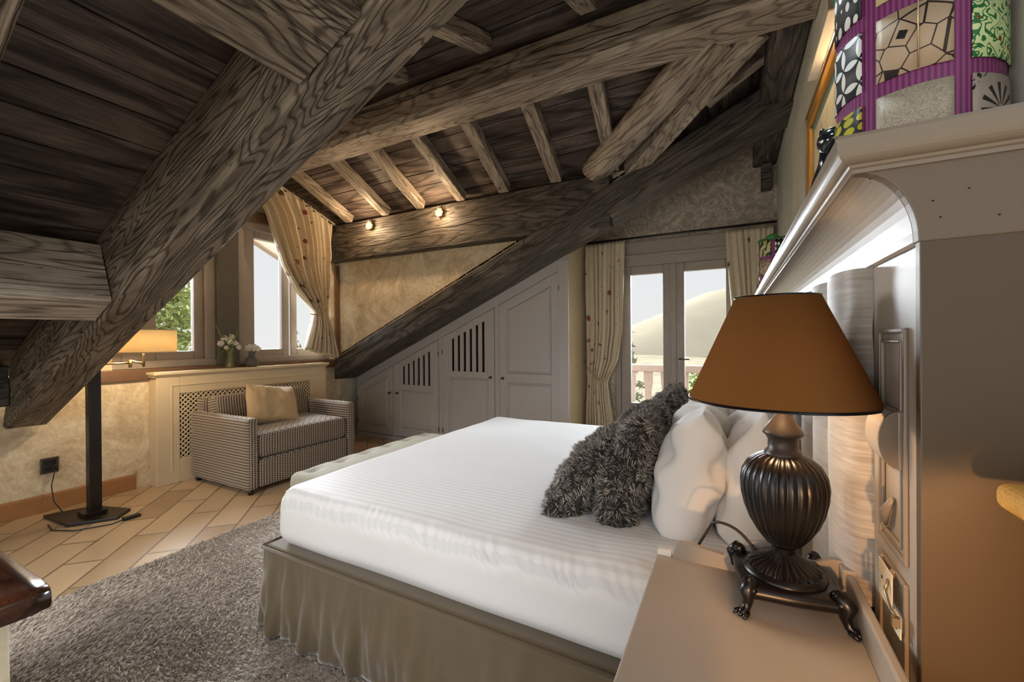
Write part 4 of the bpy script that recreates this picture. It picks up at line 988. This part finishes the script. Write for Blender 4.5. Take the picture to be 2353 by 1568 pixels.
# wavy side gallery (x from -.14 to nx1)
ga = -.135; pts = []
ctrl = [(0, .0), (.01, .022), (.05, .042), (.12, .044), (.22, .038), (.32, .034), (.40, .050), (.48, .078), (.56, .084), (.64, .070), (.72, .058), (.82, .062), (.92, .074), (1, .076)]
def cat(t):
    for (a, va), (b, vb) in zip(ctrl, ctrl[1:]):
        if a <= t <= b: k = (t-a)/(b-a); k = k*k*(3-2*k); return va+(vb-va)*k
    return ctrl[-1][1]
top = [(ga+(nx1-ga)*k/40, nz+cat(k/40)) for k in range(41)]
s = MB(); m_ = len(top); vs = []
for (x, z) in top: vs += [(x, ny1-.020, nz), (x, ny1-.020, z), (x, ny1-.006, z), (x, ny1-.006, nz)]
s.add(vs, [(i*4+k, i*4+(k+1) % 4, (i+1)*4+(k+1) % 4, (i+1)*4+k) for i in range(m_-1) for k in range(4)]+[(0, 1, 2, 3), tuple((m_-1)*4+k for k in (3, 2, 1, 0))])
s.build('side_gallery', M['taupe_paint'], N_)
s = MB(); s.box(nx1-.016, nx1, ny0, ny1-.006, nz, nz+.062); s.box(nx1-.022, nx1+.004, ny1-.05, ny1-.006, nz+.0, nz+.070); s.build('back_gallery', M['taupe_paint'], N_, bevel=.004)
s = MB(); s.box(nx0+.002, ga-.002, ny1-.018, ny1-.002, nz, nz+.012); s.build('corner_block', M['white_plastic'], N_, bevel=.001)
# ------------------------------------------------------------------ table lamp
TL = thing('table_lamp', 'large dark bronze fluted urn lamp with brown conical shade on the nightstand', 'table lamp', (.095, 1.04, nz))
lc = (.095, 1.045)
s = MB(); zb0 = nz+.034
# square plinth with concave sides
def plinth(r, z):
    out = []
    for k in range(64):
        a = 2*PI*k/64+PI/4; c = max(abs(math.cos(a-PI/4)), abs(math.sin(a-PI/4))); sq = 1/c
        rr = r*(.74+.26*((sq-1)/(math.sqrt(2)-1))**1.1)*1.0
        b = a-PI/4+math.radians(8); out.append((lc[0]+rr*math.cos(b), lc[1]+rr*math.sin(b), z))
    return out
rings = [plinth(.02, zb0), plinth(.114, zb0-.004), plinth(.124, zb0+.004), plinth(.124, zb0+.012), plinth(.118, zb0+.018), plinth(.112, zb0+.021), plinth(.02, zb0+.022)]
vs = [v for r in rings for v in r]; s.add(vs, [(j*64+k, j*64+(k+1) % 64, (j+1)*64+(k+1) % 64, (j+1)*64+k) for j in range(len(rings)-1) for k in range(64)], True); s.build('plinth', M['bronze'], TL)
fl = lambda a, z: 1+(.035*math.cos(a*28))
s = MB(); s.lathe([(.0, zb0+.02), (.076, zb0+.02), (.077, zb0+.026), (.072, zb0+.029), (.070, zb0+.032), (.066, zb0+.034)], 96, (lc[0], lc[1], 0))
s.lathe([(.066, zb0+.033), (.060, zb0+.040), (.042, zb0+.048), (.027, zb0+.058), (.019, zb0+.066)], 168, (lc[0], lc[1], 0), lambda a, z: 1+.05*math.cos(a*24))
s.lathe([(.019, zb0+.062), (.022, zb0+.068), (.021, zb0+.074), (.024, zb0+.078)], 48, (lc[0], lc[1], 0)); s.build('pedestal', M['bronze'], TL)
u0 = zb0+.078   # .862
prof = [(.022, 0), (.034, .008), (.050, .03), (.064, .056), (.074, .085), (.080, .115), (.0815, .14), (.078, .165), (.068, .186), (.052, .200), (.036, .208)]
s = MB(); s.lathe([(r*.97, u0+z*.93) for r, z in prof], 280, (lc[0], lc[1], 0), lambda a, z: 1+.045*abs(math.sin(a*14))-.02); s.build('urn', M['bronze'], TL)
z1 = u0+.193
s = MB(); s.lathe([(.035, z1), (.034, z1+.006), (.028, z1+.012), (.028, z1+.030), (.032, z1+.038), (.038, z1+.044), (.036, z1+.049), (.032, z1+.056), (.024, z1+.068), (.014, z1+.084), (.010, z1+.10), (.006, z1+.108), (.006, z1+.17)], 48, (lc[0], lc[1], 0)); s.build('neck', M['bronze_cap'], TL)
for k in range(4):
    b = PI/4+PI/2*k-PI/4+math.radians(8)+PI/4
    dx, dy = math.cos(b), math.sin(b); q = lambda r, z, w=0: (lc[0]+dx*r-dy*w, lc[1]+dy*r+dx*w, z)
    s = MB(); s.tube([q(.092, zb0+.020), q(.108, zb0+.026), q(.118, zb0+.012), q(.114, zb0-.008), (q(.120, zb0-.022)), q(.128, nz+.006), q(.136, nz+.005)], [.008, .014, .015, .010, .008, .009, .005], 12)
    s.ball(q(.102, zb0+.026), .012, 10); s.ball(q(.112, zb0+.016, .010), .008, 8); s.ball(q(.112, zb0+.016, -.010), .008, 8)
    for w in (-.007, 0, .007): s.tube([q(.124, nz+.007, w), q(.136, nz+.006, w*1.5), q(.142, nz+.003, w*1.6)], [.005, .005, .002], 8)
    s.build('paw_foot', M['bronze'], TL)
sz0, sz1 = 1.170, 1.385; R0, R1 = .169, .076; lu = lc; lc = (.082, 1.02)
s = MB(); s.lathe(shell([(R0, sz0), (R1, sz1)]), 96, (lc[0], lc[1], 0)); s.build('lamp_shade', M['shade_brown'], TL)
s = MB(); s.lathe(shell([(R0+.0008, sz0-.001), (R0-.0005, sz0+.004)], .003), 96, (lc[0], lc[1], 0)); s.build('shade_rim', M['bronze'], TL); s = MB(); s.lathe(shell([(R1+.001, sz1-.003), (R1+.001, sz1+.001)], .003), 96, (lc[0], lc[1], 0)); s.build('shade_rim', M['bronze'], TL)
s = MB(); s.ball((lc[0], lc[1], 1.27), .028); s.build('bulb', M['bulb'], TL)
lc = lu; s = MB(); s.tube([(lc[0]-.03+(-.165-lc[0]+.09)*k*k*.55-.05*k, lc[1]+.03+.085*k, nz+.014+.085*math.sin(min(1,k*1.15)*PI*.62)-.16*max(0,k-.85)*3) for k in [q/14 for q in range(15)]], .0035, 8); s.build('power_cord', M['bronze_cap'], TL)
# ------------------------------------------------------------------ pine chest corner, black table corner
Pc = thing('pine_chest', 'golden pine chest with rounded top, only its corner in view at the right edge', 'chest', (.6, .5, 0))
s = MB(); s.box(.292, .80, .30, .752, 1.085, 1.118); s.build('chest_top', M['pine'], Pc, bevel=.012, bseg=4)
s = MB(); s.box(.345, .80, .33, .735, 0, 1.085); s.build('chest_body', plain('brown_wood_side', '#7a5230', .45, var=.06, sc=4), Pc, bevel=.004)
Tb = thing('side_table', 'table with glossy dark lacquer top and chipped cream leg at the lower left corner', 'table', (-1.7, 0, 0))
s = MB(); s.rbox((-1.86, -.14, .722), (1.0, .98, .056), .018, (14, 14, 6), lambda p, d: d*.002*noise.noise(p*20)); s.build('table_top', M['lacquer'], Tb, merge=True)
def crack():
    t = NT('worn_cream_paint'); v = t.coord(); n_ = t.noise(v, 45, 4, .7)
    return t.fin(t.ramp(n_, [(.28, '#5c4a36'), (.36, '#d9cdb0'), (.7, '#e4dac2')]), .55)
cp = crack()
for (a, b) in ((-1.46, .26), (-2.26, .26), (-1.46, -.54), (-2.26, -.54)):
    s = MB(); s.box(a-.035, a+.035, b-.035, b+.035, 0, .694); s.build('leg', cp, Tb, bevel=.004)
s = MB()
for (x0_, x1_, y0_, y1_) in ((-2.225, -1.495, .25, .27), (-2.225, -1.495, -.55, -.53), (-1.47, -1.45, -.505, .225), (-2.27, -2.25, -.505, .225)): s.box(x0_, x1_, y0_, y1_, .60, .694)
s.build('apron', cp, Tb)
# ------------------------------------------------------------------ rug
Rg = thing('rug', 'thick grey-brown shaggy rug under the bed', 'rug', (-1.6, 1, 0))
rx0, rx1, ry0, ry1 = -3.02, .2, -1.0, 2.9
s = MB(); s.box(rx0, rx1, ry0, ry1, 0.0, .010); s.build('backing', M['rug_base'], Rg)
n = 95000
px = rng.uniform(rx0, -.35, n); py = rng.uniform(.1, 2.4, n)
keep = ~((px > -1.84) & (py > 1.2)) & ~((px > -2.4) & (px < -1.9) & (py > 1.9)); px, py = px[keep], py[keep]; n = len(px)
B0 = np.stack([px, py, np.full(n, .008)], 1)
ang = 1.2*np.sin(px*2.1+py*1.3)+.9*np.sin(px*.9-py*3.1)-1.2
comb = np.stack([np.cos(ang), np.sin(ang), np.full(n, -.1)], 1)*.9
pl = strands(B0, np.tile([0, 0, 1.], (n, 1)), .028, .0055, comb, 1.2, 'pile', M['rug'], Rg, jitter=.45); pl.matrix_parent_inverse = Rg.matrix_basis.inverted(); tag(pl, None, kind='stuff')
# ------------------------------------------------------------------ crystal spotlights
for (x, lb) in ((-3.89, 'lit crystal spotlight on the plate beam nearer the curtain'), (-2.83, 'lit crystal spotlight on the plate beam, right of the other')):
    t = thing('crystal_spotlight', lb, 'spotlight', (x, 3.70, 2.72), 'crystal spotlights on the plate beam')
    s = MB(); s.tube([(x, 3.722, 2.70), (x, 3.700, 2.70)], .035, 20); s.build('mount', M['steel'], t)
    s = MB(); s.ball((x, 3.675, 2.70), .016, 12); s.build('bulb', M['bulb'], t)
    s = MB()
    for k in range(7):
        a = 2*PI*k/7; c = Vector((x+.035*math.cos(a), 3.67, 2.70+.035*math.sin(a))); s.ball(c, .019, 8, (1, .7, 1))
    s.build('crystal', M['crystal'], t)
# ------------------------------------------------------------------ outside
s = MB(); s.box(-3.5, 2.5, YW+.3, 6.35, -.25, -.12); struct(s.build('balcony_deck', M['outwood']))
Ra = thing('balcony_railing', 'wooden balcony railing with cut-out balusters outside the door', 'railing', (-.9, 6.2, -.1))
s = MB(); s.box(-3.5, 2.5, 6.15, 6.25, .83, .93); s.build('handrail', M['outwood'], Ra, bevel=.012)
s = MB(); s.box(-3.5, 2.5, 6.17, 6.23, .02, .10); s.build('bottom_rail', M['outwood'], Ra, bevel=.008)
x = -2.0
while x < .9:
    s = MB(); w = .065; pr = [(-w, .1), (w, .1), (w, .22), (w*.72, .28), (w*.72, .58), (w*.9, .64), (w, .70), (w, .83), (-w, .83), (-w, .70), (-w*.9, .64), (-w*.72, .58), (-w*.72, .28), (-w, .22)]
    s.prism([(x+a, b) for a, b in pr], 6.185, 6.215); s.build('baluster', M['outwood'], Ra); x += .235
timber('eave_beam', (-2.2, 5.9, 2.20), (-.9, 5.7, 2.72), .12, .16, M['outwood'], label='outside eave beam glimpsed above the balcony at left', group=None, cat='beam')
timber('eave_beam', (XL-.9, 2.6, 3.0), (XL-.9, 4.3, 2.2), .12, .14, M['outwood'], label='outside roof timber seen through the dormer window by the curtain', group=None, cat='beam')
# ground and hill
s = MB(); s.grid(lambda u, v: (-260+420*u, -60+420*v, -6+1.5*noise.noise(Vector((u*12, v*12, 0)))), 60, 60); tag(s.build('ground', M['meadow']), None, kind='structure')
def hill(u, v):
    x = -320+440*u; y = 180+108*v
    r = 35*math.exp(-((x-5)/66)**2)+2.5*noise.noise(Vector((x*.03, v*2, 0)))+.8*noise.noise(Vector((x*.1, v*8, 3)))
    return (x, y, -6+max(0, r)*math.sin(min(1, v*1.2)*PI/2))
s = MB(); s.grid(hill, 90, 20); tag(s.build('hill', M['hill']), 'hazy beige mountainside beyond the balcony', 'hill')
def tree(name, label, x, y, z0, h, r, mat, n=700, group='trees outside', leaf=.05, needle=True):
    t = thing(name, label, 'tree', (x, y, z0), group)
    s = MB(); s.tube([(x, y, z0), (x+.05, y, z0+h*.5), (x, y, z0+h*.95)], [r*.09, r*.05, r*.01], 8)
    bl = []
    for k in range(26):
        hh = z0+h*(.15+.8*k/26); a = k*2.4; rr = r*(1-(hh-z0)/h)*1.05+.03; e = (x+rr*math.cos(a), y+rr*math.sin(a), hh-.06*h*.3); s.tube([(x, y, hh), e], [r*.02, r*.006], 5); bl.append(((x, y, hh), e))
    s.build('trunk', M['bark'], t)
    f = MB()
    for k in range(n):
        b = random.choice(bl); q = random.random()**.6; p0 = Vector(b[0]).lerp(Vector(b[1]), q)+Vector((random.gauss(0, 1), random.gauss(0, 1), random.gauss(0, .6)))*r*.09
        d = Vector((random.gauss(0, 1), random.gauss(0, 1), random.gauss(0, .7))).normalized(); e = d.orthogonal().normalized(); L = leaf*random.uniform(.6, 1.4)
        f.add([p0-e*L*.22, p0+d*L, p0+e*L*.22, p0-d*L*.3], [(0, 1, 2), (0, 2, 3)])
    f.build('foliage', mat, t); return t
tree('conifer', 'bright green conifer filling the left dormer pane', -9.2, 3.9, -2.0, 4.7, 1.5, M['needle'], 5200, leaf=.11)
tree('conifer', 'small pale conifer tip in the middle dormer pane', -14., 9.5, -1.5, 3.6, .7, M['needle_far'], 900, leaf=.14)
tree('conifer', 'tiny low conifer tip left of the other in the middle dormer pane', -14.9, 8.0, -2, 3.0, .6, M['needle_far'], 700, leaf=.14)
tree('bush', 'leafy bush behind the left half of the balcony railing', -2.3, 9.3, -2.2, 2.9, 1.1, M['needle'], 2600, leaf=.10)
tree('bush', 'leafy bush behind the right half of the balcony railing', -.6, 9.6, -2.2, 2.9, 1.1, M['needle'], 2600, leaf=.10)
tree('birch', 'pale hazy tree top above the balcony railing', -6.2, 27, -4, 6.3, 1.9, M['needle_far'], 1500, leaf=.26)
# ------------------------------------------------------------------ lights & world
w = bpy.data.worlds.new('sky'); bpy.context.scene.world = w; w.use_nodes = True
nt = w.node_tree; bg = nt.nodes['Background']; tc = nt.nodes.new('ShaderNodeTexCoord'); sx = nt.nodes.new('ShaderNodeSeparateXYZ'); rp = nt.nodes.new('ShaderNodeValToRGB')
nt.links.new(tc.outputs['Generated'], sx.inputs[0]); nt.links.new(sx.outputs[2], rp.inputs[0]); nt.links.new(rp.outputs[0], bg.inputs[0])
rp.color_ramp.elements[0].position = 0; rp.color_ramp.elements[0].color = (1, .99, .98, 1); rp.color_ramp.elements[1].position = .6; rp.color_ramp.elements[1].color = (.86, .92, 1, 1)
bg.inputs[1].default_value = .63
def light(name, kind, loc, energy, col, size=.1, rot=None, sy=None, spot=None):
    l = bpy.data.lights.new(name, kind); l.energy = energy; l.color = col
    if kind == 'AREA': l.size = size; (setattr(l, 'shape', 'RECTANGLE'), setattr(l, 'size_y', sy)) if sy else None
    elif kind == 'SUN': l.angle = size
    else: l.shadow_soft_size = size
    if spot: l.spot_size = spot; l.spot_blend = .6
    o = bpy.data.objects.new(name, l); C.objects.link(o); o.location = loc
    if rot: o.rotation_euler = rot
    return o
def aim(o, tgt): o.rotation_euler = (Vector(tgt)-o.location).to_track_quat('-Z', 'Y').to_euler(); return o
warm = (1, .68, .38); day = (.86, .93, 1)
light('table_lamp_light', 'POINT', (.082, 1.02, 1.235), 2.2, warm, .03)
light('floor_lamp_light', 'POINT', (-4.2, 1.57, 1.28), 11, (1, .76, .48), .04)
for x in (-3.89, -2.83): light('spot_light', 'POINT', (x, 3.56, 2.68), 9, warm, .03)
# soft high-haze daylight through the dormer window and through the balcony door
aim(light('sun', 'SUN', (0, 0, 10), 25, (.92, .96, 1), .9), Vector((0, 0, 10))+Vector((.90, -.20, -.33)))
aim(light('sun', 'SUN', (0, 0, 12), 20, (.88, .94, 1), .9), Vector((0, 0, 12))+Vector((-.12, -.92, -.30)))
aim(light('rear_fill', 'AREA', (-1.3, -1.9, 1.05), 12, (1, .97, .93), 2.2, sy=1.2), (-1.6, 3, .7))  # added weak fill from behind the camera, standing for no lamp
aim(light('downward_fill_spot', 'SPOT', (-1.9, -1.0, 2.1), 130, (1, .96, .91), .3, spot=math.radians(80)), (-2.0, .85, 0))  # added spot lifting rug and bed side; no ceiling fixture there
aim(light('low_warm_fill', 'SPOT', (.20, -.10, .95), 26, (1, .52, .2), .02, spot=math.radians(66)), (.5, .85, .6)).data.spot_blend = .2  # added low warm spot without a fitting, for the orange glow on the end panel
aim(light('picture_light_lamp', 'AREA', (XR-.05, 2.32, 2.595), 3, warm, .5, sy=.02), (XR-.02, 2.3, 2.0))
aim(light('wall_fill_spot', 'SPOT', (-.05, 1.25, 2.5), 22, (.88, .98, 1), .05, spot=math.radians(46)), (.41, 1.12, 1.85))  # added cool spot brightening the wall by the drum; no lamp hangs there
# ------------------------------------------------------------------ camera
cam = bpy.data.cameras.new('camera'); co = bpy.data.objects.new('camera', cam); C.objects.link(co)
cam.sensor_width = 36; cam.lens = 957/2353*36; cam.clip_start = .01; cam.clip_end = 1500
yaw, pit, rol = math.radians(27.82), math.radians(-.178), math.radians(-.366)
Fv = Vector((-math.sin(yaw)*math.cos(pit), math.cos(yaw)*math.cos(pit), math.sin(pit))); Rv = Vector((math.cos(yaw), math.sin(yaw), 0)); Uv = Rv.cross(Fv)
R2 = Rv*math.cos(rol)+Uv*math.sin(rol); U2 = -Rv*math.sin(rol)+Uv*math.cos(rol)
m = Matrix((R2, U2, -Fv)).transposed().to_4x4(); m.translation = Vector((0, 0, 1.3)); co.matrix_world = m
sc = bpy.context.scene; sc.camera = co
sc.view_settings.view_transform = 'Standard'; sc.view_settings.look = 'None'; sc.view_settings.exposure = .6; sc.view_settings.gamma = 1
try: sc.view_settings.use_curve_mapping = False
except Exception: pass
